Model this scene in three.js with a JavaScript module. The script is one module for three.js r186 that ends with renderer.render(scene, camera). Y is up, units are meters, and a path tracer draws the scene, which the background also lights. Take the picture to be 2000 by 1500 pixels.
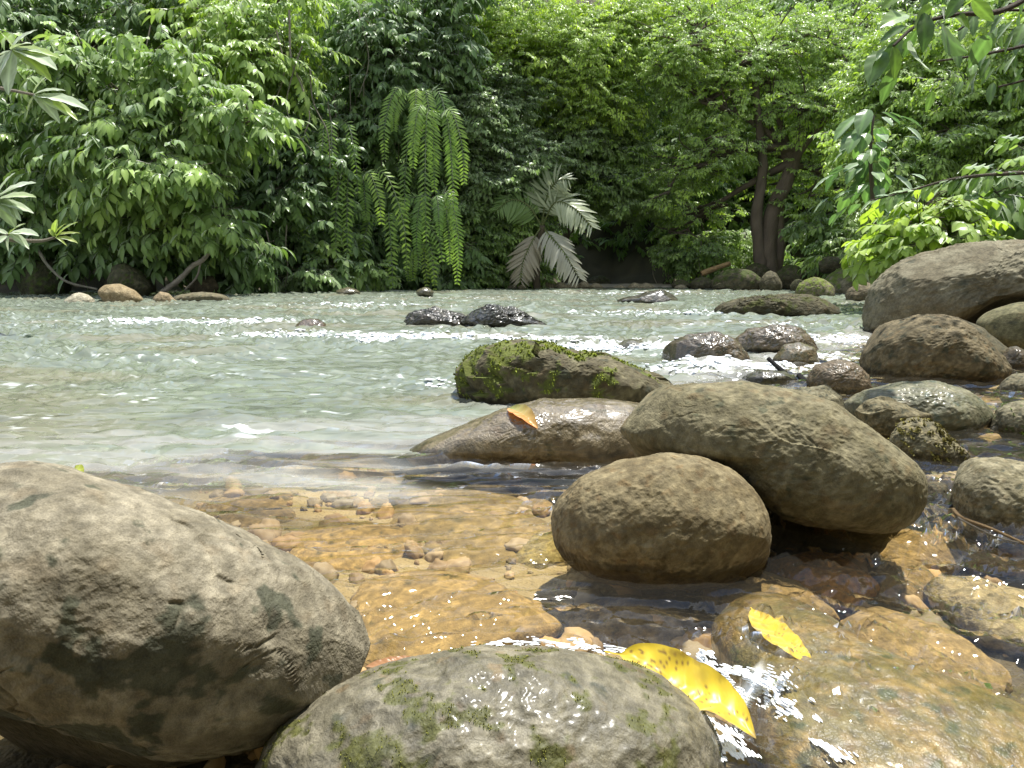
import * as THREE from 'three';
import { createNoise3D, createNoise2D } from 'simplex-noise';

// ---------- camera, sky, sun, exposure ----------
const scene = new THREE.Scene();
const camera = new THREE.PerspectiveCamera(53.0, 4 / 3, 0.02, 200);
camera.position.set(0, 0.45, 0);
camera.rotation.set(-0.1505, 0, 0);
const renderer = new THREE.WebGLRenderer({ antialias: true });
renderer.toneMapping = THREE.LinearToneMapping;
renderer.toneMappingExposure = 2.0;
renderer.shadowMap.enabled = true;

function rngOf(seed) { let s = seed | 0; return () => { s = (s + 0x6d2b79f5) | 0; let t = Math.imul(s ^ (s >>> 15), 1 | s); t = (t + Math.imul(t ^ (t >>> 7), 61 | t)) ^ t; return ((t ^ (t >>> 14)) >>> 0) / 4294967296; }; }
const n3 = createNoise3D(rngOf(11)), n2 = createNoise2D(rngOf(12));
const clamp = (x, a = 0, b = 1) => Math.min(b, Math.max(a, x)), mix = (a, b, t) => a + (b - a) * t;
const sstep = (a, b, x) => { const t = clamp((x - a) / (b - a)); return t * t * (3 - 2 * t); };
function fbm(x, y, z, oct = 4) { let s = 0, a = 0.5, f = 1; for (let i = 0; i < oct; i++) { s += a * n3(x * f, y * f, z * f); a *= 0.5; f *= 2.03; } return s; }
function fbm2(x, y, oct = 4) { let s = 0, a = 0.5, f = 1; for (let i = 0; i < oct; i++) { s += a * n2(x * f, y * f); a *= 0.5; f *= 2.03; } return s; }

const SUN = new THREE.Vector3(0.22, 1, -0.17).normalize();
{ // hazy bright tropical sky with broken cloud, the same all round
  const w = 512, h = 256, d = new Float32Array(w * h * 4);
  for (let j = 0; j < h; j++) for (let i = 0; i < w; i++) {
    const up = ((j + 0.5) / h - 0.5) * Math.PI, az = ((i + 0.5) / w) * Math.PI * 2, y = Math.sin(up), x = Math.cos(az) * Math.cos(up), z = Math.sin(az) * Math.cos(up);
    const e = Math.pow(clamp(1 - Math.max(0, y)), 2.2), k = 1 / (Math.max(0, y) + 0.22);
    const c = sstep(-0.05, 0.5, fbm(x * k * 1.3, 3.1, z * k * 1.3, 5) + 0.12);
    const o = (j * w + i) * 4, air = [mix(0.3, 0.85, e), mix(0.52, 0.95, e), mix(0.98, 1.08, e)];
    for (let q = 0; q < 3; q++) d[o + q] = mix(air[q], 1.75, c) * 0.55;
    d[o + 3] = 1;
  }
  const t = new THREE.DataTexture(d, w, h, THREE.RGBAFormat, THREE.FloatType);
  t.mapping = THREE.EquirectangularReflectionMapping; t.magFilter = THREE.LinearFilter; t.needsUpdate = true;
  scene.background = t; scene.environment = t;
}
const sun = new THREE.DirectionalLight(new THREE.Color(1, 0.97, 0.91), 5);
sun.position.copy(SUN).multiplyScalar(40); sun.target.position.set(0, 0, -6);
sun.position.add(sun.target.position);
sun.castShadow = true; sun.shadow.radius = 2; sun.shadow.mapSize.set(4096, 4096);
Object.assign(sun.shadow.camera, { left: -24, right: 24, top: 24, bottom: -24, near: 1, far: 90 });
scene.add(sun, sun.target);

// ---------- helpers ----------
const taken = new Map();
function numbered(n) { const k = taken.get(n) ?? 0; taken.set(n, k + 1); return k ? n + '_' + String(k).padStart(3, '0') : n; }
function tag(o, label, category, group, kind) { o.userData.label = label; if (category) o.userData.category = category; if (group) o.userData.group = group; if (kind) o.userData.kind = kind; return o; }
function top(o, name, label, category, group) { o.name = numbered(name); tag(o, label, category, group); scene.add(o); o.traverse((m) => { m.castShadow = m.receiveShadow = true; }); return o; }
function part(parent, name, geo, mat) { const m = new THREE.Mesh(geo, mat); m.name = name; m.castShadow = m.receiveShadow = true; parent.add(m); return m; }
const V = (a) => new THREE.Vector3(a[0], a[1], a[2]);
class Geo { // vertices, colours, faces joined into one BufferGeometry
  constructor() { this.p = []; this.c = []; this.i = []; this.uv = []; }
  v(x, y, z, c = 1, u = 0, w = 0) { this.p.push(x, y, z); if (typeof c === 'number') this.c.push(c, c, c); else this.c.push(c[0], c[1], c[2]); this.uv.push(u, w); return this.p.length / 3 - 1; }
  q(a, b, c, d) { this.i.push(a, b, c, a, c, d); }
  build(color = true) {
    const g = new THREE.BufferGeometry();
    g.setAttribute('position', new THREE.Float32BufferAttribute(this.p, 3)); g.setAttribute('uv', new THREE.Float32BufferAttribute(this.uv, 2));
    if (color) g.setAttribute('color', new THREE.Float32BufferAttribute(this.c, 3));
    g.setIndex(this.i); g.computeVertexNormals(); return g;
  }
}
function tubeInto(G, pts, r0, r1, rad = 6, seg = 0, c = 1, knot = 0) {
  const curve = new THREE.CatmullRomCurve3(pts.map((p) => p.isVector3 ? p : V(p))), n = seg || Math.max(4, pts.length * 4), P = curve.getSpacedPoints(n), side = new THREE.Vector3(), up = new THREE.Vector3(), t = new THREE.Vector3();
  let ref = new THREE.Vector3(0.31, 0.12, 0.94);
  let start = -1;
  for (let i = 0; i <= n; i++) {
    t.subVectors(P[Math.min(n, i + 1)], P[Math.max(0, i - 1)]).normalize();
    side.crossVectors(ref, t).normalize(); up.crossVectors(t, side);
    const first = G.p.length / 3; if (start < 0) start = first;
    for (let j = 0; j < rad; j++) {
      const a = (j / rad) * Math.PI * 2, r = mix(r0, r1, i / n) * (1 + knot * n3(P[i].x * 9 + Math.cos(a), P[i].y * 9, P[i].z * 9 + Math.sin(a)));
      const cc = typeof c === 'number' ? c * (0.8 + 0.25 * n3(P[i].x * 14, P[i].y * 4, a)) : c;
      G.v(P[i].x + (side.x * Math.cos(a) + up.x * Math.sin(a)) * r, P[i].y + (side.y * Math.cos(a) + up.y * Math.sin(a)) * r, P[i].z + (side.z * Math.cos(a) + up.z * Math.sin(a)) * r, cc, j / rad, i / n);
    }
    if (i) for (let j = 0; j < rad; j++) G.q(first - rad + j, first - rad + (j + 1) % rad, first + (j + 1) % rad, first + j);
  }
  const a = G.v(P[n].x, P[n].y, P[n].z), last = a - rad; for (let j = 0; j < rad; j++) G.i.push(last + j, last + (j + 1) % rad, a);
}
function tube(pts, r0, r1, rad, seg, c, knot) { const G = new Geo(); tubeInto(G, pts, r0, r1, rad, seg, c, knot); return G.build(); }
function lattice(seed, per) { const r = rngOf(seed), a = new Float32Array(per * per); for (let i = 0; i < a.length; i++) a[i] = r() * 2 - 1; return (x, y) => { const xi = Math.floor(x), yi = Math.floor(y), u = x - xi, v = y - yi, s = u * u * (3 - 2 * u), t = v * v * (3 - 2 * v), m = (k) => ((k % per) + per) % per, g = (i, j) => a[m(j) * per + m(i)]; return mix(mix(g(xi, yi), g(xi + 1, yi), s), mix(g(xi, yi + 1), g(xi + 1, yi + 1), s), t); }; }
function tileTexture(n, fn, color) { const d = new Uint8Array(n * n * 4); for (let j = 0; j < n; j++) for (let i = 0; i < n; i++) { const v = fn(i / n, j / n), o = (j * n + i) * 4; for (let q = 0; q < 3; q++) d[o + q] = clamp(Array.isArray(v) ? v[q] : v) * 255; d[o + 3] = 255; } const t = new THREE.DataTexture(d, n, n); t.wrapS = t.wrapT = THREE.RepeatWrapping; t.magFilter = THREE.LinearFilter; if (color) t.colorSpace = THREE.SRGBColorSpace; t.needsUpdate = true; return t; }
const lat = [8, 16, 32, 64, 128, 256].map((p, i) => [lattice(40 + i, p), p]);
const tileFbm = (u, v, from, to) => { let s = 0, a = 0.5; for (let k = from; k <= to; k++) { const [f, p] = lat[k]; s += a * f(u * p, v * p); a *= 0.6; } return s; };

// ---------- river outline ----------
const shore = [[-22, -7], [-14, -10.6], [-8.6, -13], [-5, -15.6], [-2.4, -18], [2.5, -19.6], [6.2, -18], [8.2, -15.5], [7.2, -12.5], [5.6, -9.5], [4.4, -7], [3.5, -4.6], [2.7, -2.4], [2.3, 0], [1.9, 1.3], [0.4, 2.3], [-6, 3.4], [-22, 4]];
function shoreDist(x, z) { // negative in the river
  let d = 1e9, inside = false;
  for (let i = 0, j = shore.length - 1; i < shore.length; j = i++) {
    const [ax, az] = shore[j], [bx, bz] = shore[i], ex = bx - ax, ez = bz - az, t = clamp(((x - ax) * ex + (z - az) * ez) / (ex * ex + ez * ez)), dx = x - ax - ex * t, dz = z - az - ez * t;
    d = Math.min(d, dx * dx + dz * dz);
    if ((az > z) !== (bz > z) && x < ((bx - ax) * (z - az)) / (bz - az) + ax) inside = !inside;
  }
  return (inside ? -1 : 1) * Math.sqrt(d);
}
function groundY(x, z) {
  const s = shoreDist(x, z) + 0.25 * n2(x * 0.7, z * 0.7), near = sstep(-11, -8, z) * sstep(0.5, 2, x), rear = sstep(0.8, 2, z);
  const rough = 0.05 * fbm2(x * 2.1, z * 2.1, 4);
  if (s <= 0) {
    const shallow = sstep(-3.0, -1.6, z - 0.45 * x) , deep = mix(-0.42, -0.092, shallow);
    const pit = 0.3 * Math.exp(-(((x + 0.32) / 0.3) ** 2) - ((z + 0.42) / 0.22) ** 2);  // added hollow, sinking the bed under the huge boulder into darkness
    const bar = 0.5 * Math.exp(-(((x - 2) / 4.4) ** 4) - ((z + 18.1 + 0.05 * (x - 2) ** 2 * 0.4) / 0.8) ** 2);
    return Math.min(0.05, bar - pit + mix(-0.03, deep, sstep(0, mix(2.2, 0.5, shallow), -s)) + rough * mix(1, 0.35, shallow));
  }
  const steep = 0.12 * Math.min(s, 0.5) + 0.55 * Math.max(0, Math.min(s - 0.5, 1.4)) + 0.92 * Math.max(0, s - 1.9);
  const gentle = 0.16 * Math.min(s, 2.5) + 0.7 * Math.max(0, s - 2.5);
  return mix(steep, gentle, Math.max(near, rear * 0.8)) + rough - 0.02 + sstep(0.4, 3, s) * 0.5 * fbm2(x * 0.35, z * 0.35, 3);
}
// a fan-shaped sheet, finer where small ripples matter
function sheet(rows, cols, zNear, zFar, b, half, fn) {
  const a = (zNear - zFar) / (Math.exp(b * (rows - 1)) - 1), pos = new Float32Array(rows * cols * 3), col = new Float32Array(rows * cols * 3), uv = new Float32Array(rows * cols * 2), idx = [];
  for (let i = 0; i < rows; i++) {
    const d = a * (Math.exp(b * i) - 1), z = zNear - d, w = half(d);
    for (let j = 0; j < cols; j++) {
      const x = ((j / (cols - 1)) * 2 - 1) * w, k = i * cols + j, r = fn(x, z);
      pos[k * 3] = x; pos[k * 3 + 1] = r[0]; pos[k * 3 + 2] = z; uv[k * 2] = x; uv[k * 2 + 1] = -z; for (let q = 0; q < 3; q++) col[k * 3 + q] = r[1] ? r[1][q] : 1;
      if (i && j) idx.push(k - cols - 1, k - cols, k, k - cols - 1, k, k - 1);
    }
  }
  const g = new THREE.BufferGeometry();
  g.setAttribute('position', new THREE.BufferAttribute(pos, 3)); g.setAttribute('uv', new THREE.BufferAttribute(uv, 2)); g.setAttribute('color', new THREE.BufferAttribute(col, 3)); g.setIndex(idx); g.computeVertexNormals(); return g;
}
const gritBump = tileTexture(512, (u, v) => 0.5 + 0.62 * tileFbm(u, v, 2, 5));
const gritTone = tileTexture(512, (u, v) => { const a = tileFbm(u, v, 1, 4), b = lat[5][0](u * 256, v * 256); return clamp(0.88 + 0.16 * a + 0.1 * b, 0.3, 1); }, true);
const rep = (t, k) => { const c = t.clone(); c.repeat.set(k, k); c.needsUpdate = true; return c; };
{
  const g = sheet(420, 420, 9, -46, 0.0075, (d) => 14 + d * 0.62, (x, z) => {
    const y = groundY(x, z), m = fbm2(x * 1.3, z * 1.3, 5), f = fbm2(x * 9, z * 9, 3), wet = sstep(-0.05, -0.1, y + 0.03 * f);
    const land = [0.05 + 0.03 * f, 0.042 + 0.025 * f, 0.022 + 0.012 * f], bedShade = Math.exp(-(((x + 0.55) / 0.55) ** 4) - ((z + 0.42) / 0.4) ** 4), run = mix(1, 0.3, sstep(0.1, 0.4, x + 0.12 * m) * sstep(-2.4, -1.6, z)) * mix(1, 0.08, sstep(0.2, 0.5, bedShade + 0.2 * f)), amber = [(0.27 + 0.14 * m + 0.09 * f) * run, (0.2 + 0.1 * m + 0.06 * f) * run, (0.09 + 0.045 * m + 0.025 * f) * run], silt = [0.2 + 0.08 * m, 0.205 + 0.08 * m, 0.13 + 0.05 * m];  // shade put into the bed colour under the huge boulder and right foreground
    const dp = sstep(-0.22, -0.36, y + 0.05 * m), bed = amber.map((q, k) => mix(q, silt[k], dp));
    const barM = Math.exp(-(((x - 2) / 4.8) ** 4) - ((z + 18.1) / 1.3) ** 2) * sstep(0.12, 0.07, y); if (barM > 0.3) { const w = 0.75 + 0.5 * f + 0.3 * m; return [y, [0.36 * w, 0.32 * w, 0.25 * w]]; }
    return [y, land.map((q, k) => Math.max(0.006, mix(q, bed[k], wet)))];
  });
  const ground = new THREE.Mesh(g, new THREE.MeshStandardMaterial({ vertexColors: true, roughness: 0.95, bumpMap: rep(gritBump, 2), bumpScale: 0.01 }));
  ground.name = 'ground'; ground.receiveShadow = true; ground.userData.kind = 'structure'; ground.userData.label = 'river bed of amber gravel and silt rising into dark earth banks'; scene.add(ground);
}
// ---------- water ----------
const rings = [[0.257,-1.281,0.175],[0.616,-1.351,0.17],[0.886,-1.351,0.15],[0.076,-1.866,0.26],[-0.415,-0.833,0.26],[-0.028,-0.789,0.2],[1.059,-1.921,0.09],[1.207,-2.255,0.2],[1.25,-2.903,0.12],[0.972,-3.821,0.22],[1.908,-3.429,0.3],[0.202,-2.724,0.38],[1.438,-4.179,0.2],[-0.29,-6.226,0.5],[2.579,-7.625,0.6],[0.637,-4.053,0.16],[-1.505,-5.654,0.14]];
const foamGlitterZones = [[-0.641,-4.808,0.75,0.34,0,1],[-1.451,-4.949,0.6,0.3,0.05,0.75],[-2.952,-6.169,0.55,0.3,0,1],[-2.113,-6.114,0.6,0.3,0,0.85],[0.506,-4.206,0.62,0.36,-0.2,1],[0.125,-4.674,0.5,0.2,0,0.95],[0.956,-3.394,0.6,0.2,-0.2,0.95],[1.995,-4.674,0.3,0.4,0,0.8],[1.534,-3.821,0.25,0.2,0,0.8],[-0.749,-2.123,0.12,0.03,0.12,0.8],[-0.507,-2.075,0.1,0.02,0.12,0.55],[-0.273,-2.903,0.3,0.3,0,0.45],[2.147,-12.995,2.6,1.6,0,0.5],[-0.722,-10.922,2.2,1.2,0,0.42],[-1.751,-8.808,1.6,0.8,0,0.5],[-3.471,-5.799,1.6,0.5,0,0.4],[0.249,-0.783,0.07,0.012,-0.5,0.9],[-0.812,-3.182,0.9,0.3,0.1,0.35],[-1.79,-3.821,1.2,0.3,0.06,0.38],[1.615,-7.376,1.5,0.5,0,0.6],[1.929,-5.799,0.8,0.4,0,0.5]];  // mostly rapids foam; the far zones whiten the water for glitter
function foamAt(x, z) {
  let f = 0;
  for (const [cx, cz, rx, rz, a, s] of foamGlitterZones) {
    const dx = x - cx, dz = z - cz; if (Math.abs(dx) > 3 * (rx + rz) || Math.abs(dz) > 3 * (rx + rz)) continue;
    const u = (dx * Math.cos(a) + dz * Math.sin(a)) / rx, v = (-dx * Math.sin(a) + dz * Math.cos(a)) / rz; f = Math.max(f, s * Math.exp(-(u * u + v * v)));
  }
  return f;
}
function roughAt(x, z) { // how broken the surface is
  return clamp(0.1 + 0.75 * sstep(-3.2, -5.0, z + 0.25 * x) * sstep(-17, -11, z) + 0.35 * sstep(-9, -14, z) + 0.85 * foamAt(x, z) + 0.3 * n2(x * 0.5 + 4, z * 0.7));
}
function waterY(x, z) {
  const r = roughAt(x, z), right = sstep(-0.35, 0.35, x + 0.25 * (z + 1)) * sstep(-1.9, -1.2, z), A = mix(0.1, 0.85, right) + 0.12 * n2(x * 0.6, z * 0.6), ca = Math.cos(A), sa = Math.sin(A);
  const u = x * ca + z * sa, v = -x * sa + z * ca, w = 0.05 * n2(u * 3, v * 3);
  let h = 0.016 * r * n3(u * 2.2, v * 3.6, 1) + 0.034 * r * r * (1 - 1.9 * Math.abs(n3(u * 3 + w, v * 5, 5))) + 0.015 * r * n3(u * 6, v * 11, 2) + 0.006 * r * n3(u * 15, v * 26, 3);
  const near = sstep(-5.5, -2.5, z), gust = 0.25 + 0.9 * sstep(-0.25, 0.4, n3(u * 2.2, v * 3.4, 21));
  h += near * (0.0065 * n3(u * 2.2 + w, v * 9, 7) + 0.0095 * n3(u * 5 + w, v * 20 + 2 * w, 8) + 0.0045 * n3(u * 12, v * 44, 18) + right * gust * (0.01 * n3(u * 7, v * 13, 9) + 0.012 * (1 - 2 * Math.abs(n3(u * 12, v * 21, 10))) + 0.006 * (1 - 2 * Math.abs(n3(u * 30, v * 48, 13)))));
  for (const [cx, cz, rr] of rings) {
    const d = Math.hypot(x - cx, z - cz) - rr; if (d > 0.25 || d < -0.1) continue;
    h += Math.exp(-Math.max(0, d) / 0.05) * 0.0028 * Math.cos(d * 170 + 3 * n2(x * 6, z * 6)) + 0.004 * Math.exp(-((d / 0.02) ** 2));
  }
  h -= 0.06 * sstep(-0.62, -0.3, z + 0.35 * n2(x * 3, 7) * 0.2) * sstep(0.1, 0.3, x);
  return h;
}
{
  const X0 = -11, X1 = 11, Z0 = 1, Z1 = -21, n = 2048, cd = new Uint8Array(n * n * 4), td = new Uint8Array(n * n * 4);
  for (let j = 0; j < n; j++) for (let i = 0; i < n; i++) {
    const x = mix(X0, X1, i / n), z = mix(Z0, Z1, j / n), o = (j * n + i) * 4;
    const wp = 0.35 * n2(x * 0.5, z * 0.9), st = n2(x * 1.1 + wp, z * 6.5 + wp * 3), st2 = n2(x * 3.1, z * 17);
    const silt = sstep(0.1, 1.5, -z - 1.15 - 1.25 * Math.max(0, x + 0.25) + 0.35 * Math.max(0, -x - 0.6) + 0.3 * st + 0.25 * wp);
    const fz = foamAt(x, z), spot = fz > 0.03 ? sstep(0.75, 1.2, fz * 1.18 + 0.35 * n2(x * 2.5, z * 9) + 0.4 * n2(x * 9, z * 26) + 0.35 * n2(x * 26, z * 60)) : 0;
    const line = silt * 0.75 * sstep(0.5, 0.85, n2(x * 1.2 + 2 * wp, (z - 0.08 * x) * 30)) * sstep(0.15, 0.6, n2(x * 0.9 + 3, z * 3.1)) * sstep(-0.2, 0.5, n2(x * 14, z * 50));
    const fo = Math.max(spot, line, 0.6 * fz * silt * sstep(0.5, 0.95, st2 * 0.5 + 0.5) * sstep(0.2, 0.8, n2(x * 6, z * 40)));
    const tone = 1 + 0.16 * st + 0.13 * st2 + 0.12 * n2(x * 5, z * 45), jade = [0.155 * tone, 0.178 * tone, 0.135 * tone], tan = 0.5 * sstep(0.1, 0.7, n2(x * 0.4 + 9, z * 1.1));
    const body = [mix(jade[0], 0.18, tan), mix(jade[1], 0.158, tan), mix(jade[2], 0.1, tan)], clear = [0.95, 0.93, 0.84];
    for (let q = 0; q < 3; q++) { let c = mix(clear[q], body[q], sstep(0, 0.88, silt)); c = mix(c, [0.86, 0.89, 0.91][q], fo); cd[o + q] = 255 * Math.pow(clamp(c), 1 / 2.2); td[o + q] = 255 * mix(mix(0.995, 0.1, silt * silt * (3 - 2 * silt)), 0.05, fo); }
    cd[o + 3] = td[o + 3] = 255;
  }
  const mk = (d, s) => { const t = new THREE.DataTexture(d, n, n); t.magFilter = THREE.LinearFilter; t.wrapS = t.wrapT = THREE.ClampToEdgeWrapping; if (s) t.colorSpace = THREE.SRGBColorSpace; t.needsUpdate = true; t.repeat.set(1 / (X1 - X0), 1 / (Z0 - Z1)); t.offset.set(-X0 / (X1 - X0), Z0 / (Z0 - Z1)); return t; };
  const bump = tileTexture(512, (u, v) => 0.5 + 0.3 * lat[1][0](u * 16, v * 16) + 0.22 * lat[2][0](u * 32, v * 32) + 0.12 * lat[3][0](u * 64, v * 64)); bump.repeat.set(0.45, 1.25);
  const mat = new THREE.MeshPhysicalMaterial({ map: mk(cd, true), transmissionMap: mk(td, false), transmission: 1, thickness: 0, ior: 1.33, roughness: 0.04, bumpMap: bump, bumpScale: 0.009 });
  const g = sheet(720, 640, 0.35, -22, 0.0062, (d) => 1.1 + d * 0.98, (x, z) => [waterY(x, z)]);
  const water = new THREE.Mesh(g, mat); water.name = 'river_water'; water.userData.kind = 'structure'; water.userData.label = 'milky jade river water, rippled, running clear over the amber shallows'; scene.add(water);
  // flecks of broken water thrown up in the rapids
  const r = rngOf(77), spots = [];
  for (let k = 0; k < 400000 && spots.length < 22000; k++) { const z = -2.6 - 13 * r() * r(), x = (r() * 2 - 1) * (0.4 + 0.75 * -z), f = foamAt(x, z); if (f > 0.42 && r() < f * f && n2(x * 9, z * 26) + 0.7 * n2(x * 3, z * 9) > 0.25) spots.push([x, z, r(), r()]); }
  const drop = new THREE.IcosahedronGeometry(1, 1), im = new THREE.InstancedMesh(drop, new THREE.MeshStandardMaterial({ color: new THREE.Color(0.84, 0.87, 0.9), roughness: 0.25 }), spots.length), m = new THREE.Matrix4(), q = new THREE.Quaternion();
  spots.forEach(([x, z, a, b], k) => { const s = 0.0022 + 0.0022 * -z * 0.55 * (0.35 + a * a); m.compose(new THREE.Vector3(x, waterY(x, z) + s * (0.2 + 0.5 * b * b), z), q.setFromAxisAngle(new THREE.Vector3(0, 1, 0), a * 6), new THREE.Vector3(s * (1.4 + 2 * b), s * 0.55, s)); im.setMatrixAt(k, m); });
  im.name = 'foam'; tag(im, 'white foam flecks on the broken water of the rapids', 'foam', null, 'stuff'); im.castShadow = true; scene.add(im);
  // white flecks between the nearest stones: spilling foam, plus stand-ins for ripple glints
  const runs = [[[[0.218,-0.002,-0.84],[0.231,-0.001,-0.81],[0.255,-0.001,-0.795],[0.277,-0.003,-0.775],[0.284,-0.007,-0.745]], 0.009, 3200], [[[0.282,-0.007,-0.74],[0.293,-0.011,-0.72],[0.297,-0.017,-0.695],[0.302,-0.021,-0.67],[0.309,-0.031,-0.65]], 0.008, 2600], [[[0.192,-0.009,-0.7],[0.195,-0.011,-0.67],[0.201,-0.016,-0.64]], 0.014, 1500], [[[-0.046,-0.007,-0.86],[0.006,-0.001,-0.87],[0.068,-0.003,-0.865],[0.133,-0.009,-0.85]], 0.006, 700]], pts = [];
  for (const [line, wide, count] of runs) { const C = new THREE.CatmullRomCurve3(line.map(V)); for (let k = 0; k < count; k++) { const t = r(), p = C.getPointAt(t), g = (r() + r() + r() - 1.5) * wide * 1.6, h = n2(t * 9 + count, g * 90); if (h < -0.1) continue; const tn = C.getTangentAt(t); pts.push([p.x - tn.z * g, p.z + tn.x * g, Math.atan2(-tn.z, tn.x), r(), r()]); } }
  const fr = new THREE.InstancedMesh(drop, im.material, pts.length);
  pts.forEach(([x, z, a, b, c], k) => { const s = 0.0005 + 0.0009 * b * b; fr.setMatrixAt(k, m.compose(new THREE.Vector3(x, waterY(x, z) + s * 0.3 + 0.001 * c * c, z), q.setFromAxisAngle(new THREE.Vector3(0, 1, 0), a), new THREE.Vector3(s * (2 + 4 * c), s * 0.6, s))); });
  fr.name = 'froth_glint'; tag(fr, 'thin white foam between the nearest stones, also standing in for ripple glints', 'foam', null, 'stuff'); scene.add(fr);
}

// ---------- boulders ----------
const ballCache = new Map();
function ball(N) { // a cube-sphere: unit directions and faces
  if (ballCache.has(N)) return ballCache.get(N);
  const dirs = [], idx = [], seen = new Map(), axes = [[0, 1, 2, 1], [0, 1, 2, -1], [1, 2, 0, 1], [1, 2, 0, -1], [2, 0, 1, 1], [2, 0, 1, -1]];
  for (const [ax, bx, cx, s] of axes) {
    const id = new Int32Array((N + 1) * (N + 1));
    for (let i = 0; i <= N; i++) for (let j = 0; j <= N; j++) {
      const c = [0, 0, 0], li = [0, 0, 0]; li[ax] = 2 * i - N; li[bx] = 2 * j - N; li[cx] = s * N;
      const key = (li[0] + N) * 4000003 + (li[1] + N) * 2003 + li[2] + N; let k = seen.get(key);
      if (k === undefined) { for (let q = 0; q < 3; q++) c[q] = Math.tan((li[q] / N) * Math.PI / 4); const l = Math.hypot(...c); k = dirs.length / 3; dirs.push(c[0] / l, c[1] / l, c[2] / l); seen.set(key, k); }
      id[i * (N + 1) + j] = k;
    }
    for (let i = 0; i < N; i++) for (let j = 0; j < N; j++) { const a = id[i * (N + 1) + j], b = id[(i + 1) * (N + 1) + j], c = id[(i + 1) * (N + 1) + j + 1], d = id[i * (N + 1) + j + 1]; if (s > 0) idx.push(a, b, c, a, c, d); else idx.push(a, c, b, a, d, c); }
  }
  const r = { dirs: Float32Array.from(dirs), idx: Uint32Array.from(idx) }; ballCache.set(N, r); return r;
}
function radii(o, soft) { // the outline as a radius for each of 720 bearings
  const n = 720, r = new Float32Array(n), out = new Float32Array(n);
  for (let k = 0; k < n; k++) {
    const a = (k / n) * Math.PI * 2, cx = Math.cos(a), cy = Math.sin(a); let best = 0;
    for (let i = 0, j = o.length - 1; i < o.length; j = i++) { const [ax, ay] = o[j], ex = o[i][0] - ax, ey = o[i][1] - ay, den = cx * ey - cy * ex; if (Math.abs(den) < 1e-12) continue; const t = (ax * ey - ay * ex) / den, u = (ax * cy - ay * cx) / den; if (t > 0 && u >= 0 && u <= 1) best = Math.max(best, t); }
    r[k] = best;
  }
  for (let k = 0; k < n; k++) { let s = 0, w = 0; for (let d = -soft; d <= soft; d++) { const q = Math.exp(-((2 * d / soft) ** 2)); s += q * r[(k + d + n) % n]; w += q; } out[k] = s / w; }
  return (a) => { const x = ((a / (Math.PI * 2)) * n + n) % n, i = Math.floor(x); return mix(out[i % n], out[(i + 1) % n], x - i); };
}
const rockMat = (o) => new THREE.MeshPhysicalMaterial({ vertexColors: true, color: new THREE.Color(0.8, 0.8, 0.8), map: rep(gritTone, o.k ?? 5), bumpMap: rep(gritBump, o.k ?? 5), bumpScale: o.b ?? 0.0013, roughness: o.r ?? 0.85, clearcoat: o.coat ?? 0, clearcoatRoughness: 0.18, specularIntensity: o.spec ?? 0.5 });
const DRY = rockMat({}), FAR = rockMat({ k: 1.2, b: 0.008 }), DAMP = rockMat({ r: 0.6, coat: 0.25 }), WET = rockMat({ r: 0.4, coat: 0.9, b: 0.002 }), WETFAR = rockMat({ k: 1.5, r: 0.4, coat: 1, b: 0.012 });
const MOSS = new THREE.MeshStandardMaterial({ roughness: 1, vertexColors: true });
const mossBlade = (() => { const G = new Geo(), r = rngOf(5); for (let k = 0; k < 7; k++) { const a = r() * 6.28, l = 0.55 + 0.5 * r(), e = 0.6 + 0.7 * r(), dx = Math.cos(a) * e * l, dz = Math.sin(a) * e * l, sx = -Math.sin(a) * 0.16, sz = Math.cos(a) * 0.16; const p = G.v(sx, 0, sz, 0.7), q = G.v(-sx, 0, -sz, 0.7), m1 = G.v(dx * 0.5 + sx, l * 0.6, dz * 0.5 + sz, 1), m2 = G.v(dx * 0.5 - sx, l * 0.6, dz * 0.5 - sz, 1), t = G.v(dx, l * 0.9, dz, 1.2); G.q(p, q, m2, m1); G.i.push(m1, m2, t); } return G.build(); })();
let rockSeed = 0;
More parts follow.
